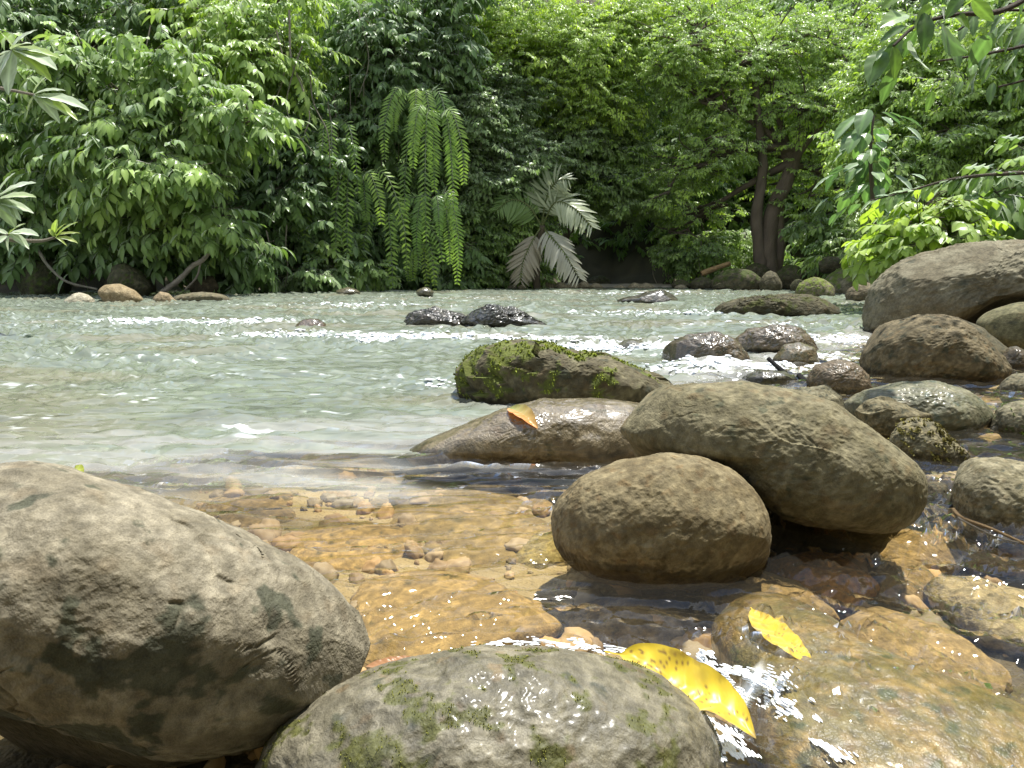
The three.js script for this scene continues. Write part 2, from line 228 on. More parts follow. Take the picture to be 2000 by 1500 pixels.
function boulder(name, label, o) {
  const seed = ++rockSeed * 17.3, N = o.N ?? 40, { dirs, idx } = ball(N), n = dirs.length / 3, R = radii(o.o, o.soft ?? 26), pow = o.p ?? 2.3, pos = new Float32Array(n * 3), col = new Float32Array(n * 3), uv = new Float32Array(n * 2);
  let size = 0; for (const q of o.o) size = Math.max(size, Math.hypot(q[0], q[1]));
  const cy = Math.cos(o.yaw ?? 0), sy = Math.sin(o.yaw ?? 0), cp = Math.cos(o.pit ?? 0), sp = Math.sin(o.pit ?? 0), f = 1 / size, A = o.amp ?? 1, root = o.root ?? 0, crackK = o.crack ?? 0, fine = o.fine ?? 1;
  const groove = new Float32Array(n);
  for (let k = 0; k < n; k++) {
    const dx = dirs[k * 3], dy = dirs[k * 3 + 1], dz = dirs[k * 3 + 2], dd = Math.hypot(dx, dy), s = Math.pow(Math.pow(dd, pow) + Math.pow(Math.abs(dz), pow), -1 / pow), r = R(Math.atan2(dy, dx)) * s, D = dz > 0 ? o.D : (o.Db ?? o.D);
    let lx = dx * r, ly = dy * r, lz = dz * D * s, x, y, z;
    if (o.plan) { x = lx; y = lz; z = -ly; } else { const y1 = ly * cp - lz * sp, z1 = ly * sp + lz * cp; x = lx * cy + z1 * sy; z = -lx * sy + z1 * cy; y = y1 - (dz < 0 ? root * dz * dz : 0); }
    const X = x * f + seed, Y = y * f, Z = z * f, L = Math.hypot(x, y, z) || 1;
    let h = 0.05 * n3(X * 1.1, Y * 1.1, Z * 1.1) + 0.024 * n3(X * 2.7, Y * 2.7, Z * 2.7) + 0.011 * (1 - 2 * Math.abs(n3(X * 5, Y * 5, Z * 5)));
    h *= size * A;
    if (N > 60) h += fine * (0.0026 * fbm(x * 14 + seed, y * 18, z * 14, 3) + 0.0007 * (1 - 2 * Math.abs(n3(x * 55, y * 62 + seed, z * 55))) + 0.0003 * n3(x * 170, y * 170, z * 170 + seed));
    if (o.shelf) { const b = (y * 1.0 + x * (o.shelfX ?? 0) + 0.03 * n3(x * 6, y * 6, z * 6)) * o.shelf + seed, fr = b - Math.floor(b); h += (o.shelfD ?? 0.01) * (fr - 0.5) * sstep(-0.1, 0.3, n3(X * 0.9, Y * 0.9, Z * 0.9 + 4)); }
    if (crackK) {
      const c = Math.abs(n3(x * 9 + seed, y * 17 + 0.15 * n3(x * 20, y * 20, z * 20), z * 9)), g = sstep(0.06, 0.0, c) * sstep(0.12, 0.35, n3(x * 7, y * 7 + seed, z * 7));
      groove[k] = g; h -= crackK * g;
      const st = n3(x * 6, y * 9 + seed, z * 6); h += 0.002 * sstep(0.0, 0.25, st) * (crackK > 0.002 ? 1 : 0);
    }
    pos[k * 3] = x * (1 + h / L); pos[k * 3 + 1] = y * (1 + h / L); pos[k * 3 + 2] = z * (1 + h / L);
    const ax = (y + z) * 0.7071, ly2 = (y - z) * 0.7071, lat2 = Math.hypot(x, ly2), th = Math.atan2(lat2, ax), kk = lat2 > 1e-6 ? Math.min(th / Math.max(0.05, Math.sin(th)), 3) : 1; uv[k * 2] = x * kk; uv[k * 2 + 1] = ly2 * kk;
  }
  const fr = rngOf(rockSeed * 91), fk = o.facet ?? 0.6;
  for (let j = 0; j < 7 && fk > 0; j++) { // worn flats
    const u = fr() * 2 - 1, a = fr() * 6.283, w = Math.sqrt(1 - u * u), nx = w * Math.cos(a), ny = u, nz = w * Math.sin(a), cut = 0.03 + 0.13 * fk * fr(); let M = 0;
    for (let k = 0; k < n; k++) M = Math.max(M, pos[k * 3] * nx + pos[k * 3 + 1] * ny + pos[k * 3 + 2] * nz);
    const t = M * (1 - cut); for (let k = 0; k < n; k++) { const e = pos[k * 3] * nx + pos[k * 3 + 1] * ny + pos[k * 3 + 2] * nz - t; if (e > 0) { const q = e * 0.72; pos[k * 3] -= nx * q; pos[k * 3 + 1] -= ny * q; pos[k * 3 + 2] -= nz * q; } }
  }
  const g = new THREE.BufferGeometry();
  g.setAttribute('position', new THREE.BufferAttribute(pos, 3)); g.setAttribute('uv', new THREE.BufferAttribute(uv, 2)); g.setIndex(new THREE.BufferAttribute(idx, 1)); g.computeVertexNormals();
  const nor = g.attributes.normal.array, cA = o.cA ?? [0.27, 0.235, 0.145], cB = o.cB ?? [0.17, 0.15, 0.085], cS = o.cS ?? [0.06, 0.065, 0.04], cM = o.cM ?? [0.07, 0.11, 0.015], tufts = [], tr = rngOf(seed * 7 | 0);
  for (let k = 0; k < n; k++) {
    const x = pos[k * 3], y = pos[k * 3 + 1], z = pos[k * 3 + 2], wy = y + o.c[1], a = fbm(x * 3 * f + seed, y * 3 * f, z * 3 * f, 4), b = fbm(x * 11 * f, y * 11 * f + seed, z * 11 * f, 3), t = sstep(-0.35, 0.45, a + 0.5 * b);
    const rust = sstep(0.25, 0.5, fbm(x * 5 * f, y * 5 * f, z * 5 * f + seed, 3)) * (o.rust ?? 0.25);
    let algaeShade = 0; if (o.patches) for (const [px, py, pz, pr] of o.patches) algaeShade = Math.max(algaeShade, 0.6 * Math.exp(-(((x - px) ** 2 + (y - py) ** 2 + (z - pz) ** 2) / (pr * pr))));  // algae mottling that also paints shade onto the boulder's lower front
    let stain = (o.stain ?? 0.25) > 0 ? sstep(0.08, 0.3, fbm(x * 4 * f + 5, y * 4 * f + seed, z * 4 * f, 5) + 0.35 * b - 0.42 + (o.stain ?? 0.25) + algaeShade) : 0;
    let moss = 0; if (o.moss) moss = sstep(0.02, 0.2, o.moss - 0.5 + fbm(x * 3.4 * f + 9, y * 3.4 * f, z * 3.4 * f + seed, 5) + 0.45 * b + (o.mossUp ?? 0) * (nor[k * 3 + 1] - 0.5) + (o.mossX ?? 0) * x * f);
    const damp = o.plan ? 1 : mix(1, 0.5, sstep(0.022, 0.012, wy + 0.012 * b * (size > 0.3 ? 1.6 : 1)));
    const grain = 1 + 0.22 * b + (N > 60 ? 0.16 * n3(x * 60, y * 60, z * 60) : 0.1 * n3(x * 14 * f, y * 14 * f, z * 14 * f));
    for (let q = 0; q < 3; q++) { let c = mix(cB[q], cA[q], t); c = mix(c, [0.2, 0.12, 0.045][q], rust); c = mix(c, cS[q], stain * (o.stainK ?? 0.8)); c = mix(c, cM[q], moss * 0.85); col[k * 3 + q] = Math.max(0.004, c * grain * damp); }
    if (o.tufts && moss > 0.55 && wy > 0 && tr() < o.tufts) tufts.push(k);
  }
  g.setAttribute('color', new THREE.BufferAttribute(col, 3));
  const m = new THREE.Mesh(g, o.mat ?? DRY); m.position.set(o.c[0], o.c[1], o.c[2]);
  if (tufts.length) {
    const im = new THREE.InstancedMesh(mossBlade, MOSS, tufts.length), M = new THREE.Matrix4(), q = new THREE.Quaternion(), up = new THREE.Vector3(0, 1, 0), nn = new THREE.Vector3(), c = new THREE.Color();
    tufts.forEach((k, i) => { nn.set(nor[k * 3] + 0.5 * (tr() - 0.5), nor[k * 3 + 1] + 0.3, nor[k * 3 + 2] + 0.5 * (tr() - 0.5)).normalize(); const s = (o.tuftS ?? 0.008) * (0.5 + tr()); M.compose(new THREE.Vector3(pos[k * 3], pos[k * 3 + 1] - s * 0.1, pos[k * 3 + 2]), q.setFromUnitVectors(up, nn), new THREE.Vector3(s, s, s)); im.setMatrixAt(i, M); const w = 0.7 + 0.9 * tr(); im.setColorAt(i, c.setRGB(cM[0] * w * 1.3, cM[1] * w * 1.25, cM[2] * w)); });
    im.name = 'moss'; im.userData.kind = 'stuff'; m.add(im);
  }
  return top(m, name, label, o.cat ?? 'boulder', o.group);
}
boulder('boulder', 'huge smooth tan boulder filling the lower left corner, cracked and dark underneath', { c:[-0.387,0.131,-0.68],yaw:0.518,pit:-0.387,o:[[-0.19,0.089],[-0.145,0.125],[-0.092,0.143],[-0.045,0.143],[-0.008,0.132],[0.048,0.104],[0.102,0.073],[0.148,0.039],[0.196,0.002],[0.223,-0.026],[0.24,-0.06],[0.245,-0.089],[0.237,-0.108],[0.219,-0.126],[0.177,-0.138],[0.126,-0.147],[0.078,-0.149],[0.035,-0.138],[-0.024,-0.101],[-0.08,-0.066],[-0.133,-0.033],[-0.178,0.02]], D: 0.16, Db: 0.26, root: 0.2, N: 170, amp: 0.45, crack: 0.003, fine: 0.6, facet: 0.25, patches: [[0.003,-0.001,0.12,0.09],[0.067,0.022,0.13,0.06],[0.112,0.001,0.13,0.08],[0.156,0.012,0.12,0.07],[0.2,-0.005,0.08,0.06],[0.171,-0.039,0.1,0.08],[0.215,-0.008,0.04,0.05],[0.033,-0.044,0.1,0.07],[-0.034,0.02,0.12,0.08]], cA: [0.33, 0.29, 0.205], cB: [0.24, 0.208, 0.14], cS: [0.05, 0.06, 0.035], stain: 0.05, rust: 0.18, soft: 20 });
const mossyRock = boulder('boulder', 'long grey mossy boulder at the bottom edge carrying the big yellow leaf', { c:[-0.024,-0.032,-0.68],yaw:0.035,pit:-0.617,o:[[-0.22,0.003],[-0.197,0.043],[-0.14,0.082],[-0.079,0.1],[-0.001,0.11],[0.052,0.108],[0.131,0.095],[0.181,0.072],[0.213,0.036],[0.223,-0.006],[0.205,-0.061],[0.116,-0.096],[-0.025,-0.096],[-0.142,-0.078],[-0.208,-0.035]], D: 0.17, Db: 0.2, N: 150, amp: 0.5, cA: [0.27, 0.24, 0.165], cB: [0.18, 0.16, 0.105], stain: 0.12, moss: 0.46, cM: [0.1, 0.105, 0.02], tufts: 0.12, tuftS: 0.0014, mossUp: -0.2, mat: DAMP, rust: 0.4, });
boulder('boulder', 'broad olive slab under a film of water in the lower right corner', { c:[0.385,-0.045,-0.814],plan:1,o:[[-0.117,0.172],[-0.056,0.251],[-0.003,0.251],[0.033,0.172],[0.066,0.066],[0.122,-0.031],[0.185,-0.085],[0.164,-0.162],[0.055,-0.22],[-0.077,-0.22],[-0.135,-0.169],[-0.121,-0.068],[-0.116,0.042]], D: 0.06, N: 110, p: 2.8, amp: 0.3, cA: [0.292, 0.199, 0.064], cB: [0.179, 0.143, 0.0448], cS: [0.06, 0.075, 0.02], stain: 0.22, rust: 0.5, mat: WET, fine: 0.7 });
boulder('boulder', 'rounded egg-like boulder in the shallows propping up the leaning bean-shaped boulder', { c:[0.243,0.042,-1.2],yaw:-0.2,pit:-0.322,o:[[-0.179,-0.007],[-0.171,0.027],[-0.13,0.067],[-0.072,0.096],[-0.005,0.108],[0.06,0.107],[0.109,0.088],[0.145,0.054],[0.165,0.019],[0.17,-0.021],[0.157,-0.061],[0.104,-0.093],[0.001,-0.105],[-0.114,-0.098],[-0.166,-0.056]], D: 0.15, Db: 0.15, N: 120, amp: 0.4, cA: [0.267, 0.215, 0.115], cB: [0.186, 0.143, 0.0704], stain: 0.1, cS: [0.09, 0.065, 0.025], rust: 0.45, fine: 0.9 });
boulder('boulder', 'long bean-shaped boulder leaning across the rounded one, with a black hollow beneath', { c:[0.457,0.12,-1.31],yaw:-0.336,pit:-0.233,o:[[-0.277,0.04],[-0.266,0.074],[-0.227,0.105],[-0.149,0.124],[-0.06,0.129],[0.027,0.118],[0.09,0.099],[0.151,0.061],[0.199,0.031],[0.231,0.002],[0.243,-0.027],[0.238,-0.06],[0.215,-0.092],[0.174,-0.111],[0.119,-0.114],[0.071,-0.112],[0.021,-0.102],[-0.019,-0.073],[-0.059,-0.041],[-0.105,-0.018],[-0.159,-0.011],[-0.215,-0.01],[-0.252,0.005]], D: 0.14, Db: 0.2, root: 0.3, N: 150, amp: 0.35, crack: 0.002, cA: [0.252, 0.219, 0.125], cB: [0.171, 0.147, 0.0768], stain: 0.18, cS: [0.07, 0.075, 0.04], rust: 0.3, fine: 1.2, shelf: 9, shelfD: 0.006, shelfX: 0.5, soft: 14 });
const flatRock = boulder('boulder', 'flat wet boulder sloping into the water with a green and orange leaf on it', { c:[0.063,0.014,-1.95],yaw:-0.032,pit:-0.22,o:[[-0.389,-0.062],[-0.316,-0.029],[-0.223,0.014],[-0.117,0.066],[0.016,0.096],[0.149,0.1],[0.281,0.088],[0.372,0.036],[0.385,-0.056],[0.267,-0.097],[0.004,-0.099],[-0.235,-0.09]], D: 0.2, N: 100, amp: 0.4, facet: 0.3, cA: [0.276, 0.222, 0.134], cB: [0.194, 0.151, 0.0828], stain: 0.14, cS: [0.1, 0.09, 0.04], rust: 0.4, mat: WET, fine: 1.5 });
boulder('boulder', 'moss covered layered boulder standing in the middle of the stream', { c:[0.203,0.047,-2.75],yaw:-0.074,pit:-0.145,o:[[-0.41,0.019],[-0.382,0.075],[-0.317,0.119],[-0.205,0.142],[-0.075,0.137],[-0.001,0.106],[0.128,0.089],[0.238,0.053],[0.347,-0.001],[0.402,-0.064],[0.349,-0.129],[-0.017,-0.144],[-0.333,-0.139],[-0.403,-0.074]], D: 0.28, N: 110, amp: 0.7, cA: [0.203, 0.18, 0.102], cB: [0.113, 0.0955, 0.0512], stain: 0.3, moss: 0.47, mossX: -0.32, mossUp: 0.25, cM: [0.13, 0.16, 0.022], tufts: 0.1, tuftS: 0.007, shelf: 12, shelfD: 0.03, shelfX: 0.45, fine: 2.5 });
boulder('boulder', 'giant pale grey boulder on the right edge, hollowed out below', { c:[3.234,0.261,-5.2],yaw:-0.556,pit:-0.031,o:[[-0.8,-0.303],[-0.808,-0.173],[-0.788,-0.061],[-0.724,0.087],[-0.621,0.189],[-0.481,0.267],[-0.297,0.31],[-0.088,0.338],[0.142,0.338],[0.416,0.324],[0.629,0.258],[0.693,0.116],[0.495,0.027],[0.169,0.012],[0.001,-0.05],[-0.167,-0.186],[-0.408,-0.303],[-0.665,-0.382]], D: 0.5, Db: 0.7, root: 0.6, N: 100, amp: 0.55, cA: [0.267, 0.239, 0.153], cB: [0.186, 0.159, 0.0959], stain: 0.16, fine: 5, crack: 0.004, shelf: 2.5, shelfD: 0.02, shelfX: 0.4, rust: 0.1 });
boulder('boulder', 'domed brown boulder standing in front of the giant grey one', { c:[1.857,0.066,-3.35],yaw:-0.506,pit:-0.1,o:[[-0.304,-0.027],[-0.288,0.055],[-0.23,0.127],[-0.11,0.17],[0.009,0.178],[0.107,0.15],[0.188,0.077],[0.248,0.004],[0.285,-0.048],[0.256,-0.099],[0.054,-0.175],[-0.209,-0.173],[-0.287,-0.115]], D: 0.28, N: 80, amp: 0.5, cA: [0.219, 0.175, 0.0959], cB: [0.138, 0.111, 0.0576], stain: 0.25, rust: 0.4, fine: 3 });
boulder('boulder', 'smooth olive boulder tucked under the hollow of the giant grey one', { c:[2.869,0.113,-4.2],yaw:-0.599,pit:-0.066,o:[[-0.3,0.027],[-0.238,0.087],[-0.121,0.142],[0.018,0.156],[0.202,0.101],[0.278,-0.03],[0.179,-0.145],[-0.072,-0.162],[-0.248,-0.086]], D: 0.3, root: 0.3, N: 60, amp: 0.4, cA: [0.211, 0.191, 0.0959], cB: [0.138, 0.128, 0.0576], stain: 0.25 });
boulder('boulder', 'sloping dark slab wedged behind the domed brown boulder', { c:[2.302,0.057,-3.8],yaw:-0.545,pit:-0.088,o:[[-0.18,0.09],[-0.093,0.14],[0.019,0.098],[0.168,-0.032],[0.153,-0.108],[-0.005,-0.144],[-0.143,-0.089]], D: 0.2, root: 0.15, N: 50, amp: 0.5, cA: [0.138, 0.119, 0.064], cB: [0.0892, 0.0796, 0.0448], stain: 0.3 });
boulder('boulder', 'small dark round stone at the right edge beside the domed brown boulder', { c:[2.307,0.014,-3.5],yaw:-0.583,pit:-0.104,o:[[-0.071,-0.005],[-0.057,0.032],[-0.034,0.068],[-0.007,0.08],[0.025,0.069],[0.056,0.03],[0.071,-0.012],[0.061,-0.061],[0.007,-0.08],[-0.049,-0.069]], D: 0.08, root: .1, N: 40, cA: [0.13, 0.0955, 0.0512], cB: [0.0811, 0.0636, 0.032], mat: DAMP });
boulder('boulder', 'small grey mottled stone cut by the right edge below the dark round one', { c:[1.948,-0.011,-2.9],yaw:-0.592,pit:-0.131,o:[[-0.086,-0.008],[-0.067,0.022],[-0.039,0.053],[-0.005,0.064],[0.032,0.056],[0.068,0.027],[0.084,-0.006],[0.071,-0.045],[0.005,-0.064],[-0.06,-0.058]], D: 0.1, N: 40, stain: 0.35 });
boulder('boulder', 'low broad grey-green boulder behind the bean-shaped one', { c:[1.233,0.016,-2.3],yaw:-0.492,pit:-0.165,o:[[-0.223,-0.004],[-0.15,0.055],[-0.052,0.086],[0.044,0.093],[0.125,0.071],[0.18,0.03],[0.206,-0.017],[0.148,-0.071],[0.016,-0.088],[-0.126,-0.084]], D: 0.2, N: 90, amp: 0.4, cA: [0.252, 0.231, 0.141], cB: [0.162, 0.159, 0.0894], stain: 0.22, cS: [0.07, 0.1, 0.065], fine: 2, mat: DAMP });
boulder('boulder', 'small angular stone with a sharp ridge between two rounder ones', { c:[1.004,0.056,-2],yaw:-0.465,pit:-0.174,o:[[-0.092,0.012],[-0.066,0.04],[-0.03,0.05],[0.032,0.039],[0.087,0.014],[0.072,-0.028],[0.002,-0.052],[-0.061,-0.04]], D: 0.09, N: 60, amp: 0.9, soft: 10, cA: [0.243, 0.207, 0.115], cB: [0.138, 0.115, 0.0576], shelf: 14, shelfD: 0.012, fine: 1.5 });
boulder('boulder', 'rough weedy stone beside the right end of the bean-shaped boulder', { c:[1.026,0.017,-1.85],yaw:-0.506,pit:-0.202,o:[[-0.088,0.009],[-0.071,0.049],[-0.033,0.067],[0.013,0.051],[0.048,0.017],[0.085,-0.013],[0.074,-0.048],[-0.011,-0.072],[-0.07,-0.047]], D: 0.1, N: 80, amp: 0.9, moss: 0.36, tufts: 0.12, tuftS: 0.006, cM: [0.1, 0.09, 0.025], cA: [0.243, 0.207, 0.109], fine: 2 });
boulder('boulder', 'pale rounded stone at the right edge beside the low grey-green boulder', { c:[1.466,0.011,-2.15],yaw:-0.598,pit:-0.167,o:[[-0.09,-0.023],[-0.078,0.031],[-0.031,0.061],[0.035,0.064],[0.088,0.005],[0.069,-0.055],[-0.039,-0.061]], D: 0.12, N: 60, moss: 0.2, tufts: 0.08, tuftS: 0.006, cA: [0.276, 0.247, 0.153] });
boulder('boulder', 'pale coarse boulder at the right edge with reeds caught against it', { c:[0.947,0.01,-1.4],yaw:-0.595,pit:-0.255,o:[[-0.108,0.005],[-0.106,0.046],[-0.084,0.072],[-0.042,0.083],[0.008,0.077],[0.072,0.053],[0.099,0.002],[0.067,-0.07],[-0.011,-0.09],[-0.079,-0.075]], D: 0.15, N: 90, amp: 0.5, cA: [0.308, 0.27, 0.166], cB: [0.203, 0.175, 0.0959], fine: 1.6, stain: 0.18 });
boulder('boulder', 'small dark stone squeezed between the bean-shaped boulder and the pale coarse one', { c:[0.856,-0.018,-1.5],yaw:-0.519,pit:-0.264,o:[[-0.033,0],[-0.016,0.041],[0.014,0.038],[0.032,-0],[0.022,-0.038],[-0.018,-0.046]], D: 0.05, N: 50, cA: [0.146, 0.119, 0.064], cB: [0.0892, 0.0716, 0.0384], stain: 0.35, fine: 1.5 });
boulder('boulder', 'small pale stone peeping over the top of the bean-shaped boulder', { c:[0.907,0.054,-2.25],yaw:-0.383,pit:-0.162,o:[[-0.081,-0.019],[-0.055,0.033],[0.015,0.05],[0.065,0.021],[0.082,-0.034],[-0.051,-0.052]], D: 0.1, N: 50, cA: [0.292, 0.262, 0.16] });
boulder('boulder', 'wet brown boulder left of the pair in the right rapids', { c:[0.969,0.031,-3.8],yaw:-0.25,pit:-0.107,o:[[-0.221,-0.016],[-0.18,0.049],[-0.081,0.092],[0.042,0.1],[0.141,0.057],[0.216,-0.027],[0.182,-0.078],[-0.025,-0.1],[-0.201,-0.072]], D: 0.2, N: 70, amp: 0.7, cA: [0.162, 0.123, 0.0704], cB: [0.0973, 0.0716, 0.0384], mat: WET, fine: 3, stain: 0.3 });
boulder('boulder', 'wet reddish boulder right of the pair in the right rapids', { c:[1.442,0.04,-4.2],yaw:-0.331,pit:-0.092,o:[[-0.223,-0.001],[-0.15,0.074],[-0.017,0.097],[0.115,0.087],[0.196,0.02],[0.219,-0.07],[-0.034,-0.099],[-0.197,-0.077]], D: 0.22, N: 70, amp: 0.8, cA: [0.179, 0.132, 0.0704], cB: [0.105, 0.0796, 0.0416], mat: WET, fine: 3, stain: 0.25 });
boulder('boulder', 'small wet tan stone at the foot of the reddish boulder', { c:[1.374,0.021,-3.7],yaw:-0.355,pit:-0.108,o:[[-0.109,-0.018],[-0.061,0.054],[0.008,0.073],[0.078,0.046],[0.11,-0.031],[0.015,-0.072],[-0.09,-0.065]], D: 0.12, N: 60, amp: 0.8, cA: [0.203, 0.147, 0.0704], mat: WET, fine: 2 });
boulder('boulder', 'low dark awash stone under the two black sticks', { c:[1.069,-0.008,-3.15],yaw:-0.327,pit:-0.137,o:[[-0.116,0.001],[-0.052,0.038],[0.048,0.036],[0.113,-0.001],[0.052,-0.038],[-0.089,-0.04]], D: 0.14, N: 60, amp: 1.2, cA: [0.113, 0.0955, 0.0512], cB: [0.0649, 0.0557, 0.0288], mat: WET, fine: 2.5 });
boulder('boulder', 'round reddish-brown boulder behind the top of the bean-shaped one', { c:[1.222,0.031,-2.85],yaw:-0.405,pit:-0.134,o:[[-0.116,-0.006],[-0.089,0.05],[-0.019,0.077],[0.052,0.071],[0.101,0.022],[0.115,-0.03],[0.078,-0.072],[-0.063,-0.078]], D: 0.12, N: 70, amp: 0.4, cA: [0.203, 0.151, 0.0894], cB: [0.138, 0.103, 0.0576], mat: DAMP, fine: 2 });
boulder('boulder', 'long low dark mossy rock across the stream in front of the giant boulder', { c:[2.526,0.055,-7.4],yaw:-0.329,pit:-0.05,o:[[-0.629,-0.023],[-0.453,0.069],[-0.169,0.112],[0.109,0.14],[0.336,0.128],[0.497,0.049],[0.599,-0.04],[0.484,-0.109],[-0.063,-0.141],[-0.542,-0.112]], D: 0.45, N: 70, amp: 0.6, cA: [0.122, 0.107, 0.0576], cB: [0.073, 0.0636, 0.032], moss: 0.42, mossUp: 0.3, cM: [0.07, 0.08, 0.012], mat: FAR, fine: 8 });
boulder('boulder', 'domed boulder with a bright green moss cap on the far right shore', { c:[4.683,0.091,-12],yaw:-0.372,pit:-0.028,o:[[-0.305,-0.005],[-0.237,0.09],[-0.131,0.182],[-0.012,0.21],[0.123,0.177],[0.248,0.072],[0.302,-0.04],[0.25,-0.168],[0.012,-0.211],[-0.223,-0.175]], D: 0.3, N: 44, moss: 0.6, mossUp: 0.5, mossX: -0.15, cM: [0.14, 0.19, 0.015], mat: FAR });
boulder('boulder', 'larger mossy boulder behind the bright green capped one', { c:[5.853,0.154,-13],yaw:-0.423,pit:-0.021,o:[[-0.658,-0.009],[-0.508,0.161],[-0.28,0.323],[-0.023,0.373],[0.261,0.313],[0.525,0.126],[0.637,-0.07],[0.528,-0.295],[0.023,-0.375],[-0.48,-0.314]], D: 0.6, N: 48, moss: 0.6, mossUp: 0.6, cM: [0.12, 0.17, 0.015], mat: FAR });
boulder('boulder', 'bare grey-brown boulder left of the giant one at its waterline', { c:[4.782,0.075,-10.5],yaw:-0.427,pit:-0.032,o:[[-0.262,-0.005],[-0.203,0.071],[-0.113,0.145],[-0.011,0.169],[0.104,0.143],[0.212,0.058],[0.259,-0.031],[0.214,-0.134],[0.011,-0.17],[-0.19,-0.142]], D: 0.3, N: 44, cA: [0.203, 0.167, 0.0959], cB: [0.138, 0.111, 0.064], mat: FAR });
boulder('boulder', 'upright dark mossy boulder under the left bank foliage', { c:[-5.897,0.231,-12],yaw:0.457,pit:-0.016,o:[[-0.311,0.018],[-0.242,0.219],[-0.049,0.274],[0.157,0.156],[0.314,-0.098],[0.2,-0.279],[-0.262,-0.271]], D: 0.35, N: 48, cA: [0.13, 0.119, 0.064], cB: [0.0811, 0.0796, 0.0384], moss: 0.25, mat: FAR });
boulder('boulder', 'tan oval boulder at the far left waterline with a pale flank', { c:[-5.051,0.077,-10],yaw:0.468,pit:-0.033,o:[[-0.264,0.063],[-0.171,0.153],[0.005,0.164],[0.178,0.076],[0.272,-0.051],[0.143,-0.168],[-0.162,-0.134]], D: 0.28, N: 48, amp: 0.4, cA: [0.373, 0.295, 0.166], cB: [0.292, 0.222, 0.115], stain: 0.05, mat: FAR });
boulder('boulder', 'nearly white small boulder leftmost on the far waterline', { c:[-5.47,0.02,-9.8],yaw:0.509,pit:-0.038,o:[[-0.177,0.003],[-0.131,0.051],[-0.064,0.097],[0.008,0.11],[0.086,0.091],[0.154,0.033],[0.178,-0.027],[0.137,-0.093],[-0.008,-0.11],[-0.141,-0.086]], D: 0.2, N: 40, cA: [0.503, 0.461, 0.333], cB: [0.406, 0.366, 0.256], stain: 0, mat: FAR });
boulder('boulder', 'small pinkish stone just right of the tan oval boulder', { c:[-4.476,0.028,-10],yaw:0.421,pit:-0.038,o:[[-0.152,0.025],[-0.062,0.116],[0.045,0.088],[0.153,-0.039],[0.014,-0.116],[-0.135,-0.086]], D: 0.16, N: 40, amp: 0.5, cA: [0.357, 0.278, 0.166], cB: [0.276, 0.215, 0.121], stain: 0.08, mat: FAR });
boulder('boulder', 'flat grey slab barely above water right of the pinkish stone', { c:[-4.208,0.032,-10.5],yaw:0.381,pit:-0.037,o:[[-0.388,0.005],[-0.294,0.04],[-0.152,0.073],[0.005,0.082],[0.178,0.067],[0.336,0.022],[0.398,-0.023],[0.314,-0.072],[-0.005,-0.082],[-0.3,-0.062]], D: 0.3, N: 40, cA: [0.194, 0.167, 0.102], mat: FAR });
boulder('boulder', 'dark leaning rock at the foot of the pale root on the left bank', { c:[-4.932,0.148,-12.5],yaw:0.376,pit:-0.022,o:[[-0.245,-0.022],[-0.099,0.147],[0.109,0.171],[0.245,-0.043],[0.067,-0.173],[-0.192,-0.153]], D: 0.25, N: 40, cA: [0.13, 0.103, 0.0576], cB: [0.0811, 0.0636, 0.0352], mat: FAR });
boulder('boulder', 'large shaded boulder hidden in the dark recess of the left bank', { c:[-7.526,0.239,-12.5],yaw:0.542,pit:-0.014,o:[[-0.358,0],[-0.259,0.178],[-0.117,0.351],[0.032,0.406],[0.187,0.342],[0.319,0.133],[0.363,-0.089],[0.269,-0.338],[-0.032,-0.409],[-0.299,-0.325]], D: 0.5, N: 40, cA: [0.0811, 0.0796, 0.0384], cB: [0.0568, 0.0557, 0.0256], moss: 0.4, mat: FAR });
boulder('boulder', 'flat wet black rock in midstream, left half of the pair', { c:[-0.58,0.015,-6.1],yaw:0.095,pit:-0.071,o:[[-0.285,-0.004],[-0.228,0.076],[-0.027,0.103],[0.195,0.074],[0.287,-0.028],[0.112,-0.104],[-0.231,-0.093]], D: 0.3, N: 70, amp: 1.1, cA: [0.0811, 0.0676, 0.0416], cB: [0.0406, 0.0358, 0.0224], mat: WETFAR, fine: 7 });
boulder('boulder', 'peaked wet black rock in midstream, right half of the pair', { c:[-0.066,0.042,-6],yaw:0.011,pit:-0.068,o:[[-0.352,-0.01],[-0.213,0.077],[-0.101,0.121],[0.006,0.093],[0.145,0.053],[0.353,-0.034],[0.225,-0.114],[-0.214,-0.121]], D: 0.35, N: 70, amp: 1.2, soft: 12, cA: [0.073, 0.0676, 0.0448], cB: [0.0365, 0.0335, 0.0224], mat: WETFAR, fine: 9, shelf: 6, shelfD: 0.03 });
boulder('boulder', 'small reddish rock awash in the left rapids', { c:[-1.516,0.003,-5.8],yaw:0.256,pit:-0.074,o:[[-0.13,0.002],[-0.098,0.031],[-0.05,0.058],[0.003,0.066],[0.06,0.054],[0.111,0.02],[0.131,-0.016],[0.103,-0.056],[-0.003,-0.066],[-0.101,-0.051]], D: 0.15, N: 40, cA: [0.162, 0.111, 0.064], cB: [0.0973, 0.0676, 0.0384], mat: WETFAR });
boulder('boulder', 'small dark rock poking up near the far bank below the hanging fronds', { c:[-1.291,0.084,-11.5],yaw:0.112,pit:-0.032,o:[[-0.136,-0],[-0.103,0.032],[-0.053,0.063],[0.001,0.073],[0.061,0.061],[0.115,0.024],[0.136,-0.016],[0.108,-0.06],[-0.001,-0.073],[-0.104,-0.059]], D: 0.15, N: 30, cA: [0.0973, 0.0875, 0.0512], mat: WETFAR });
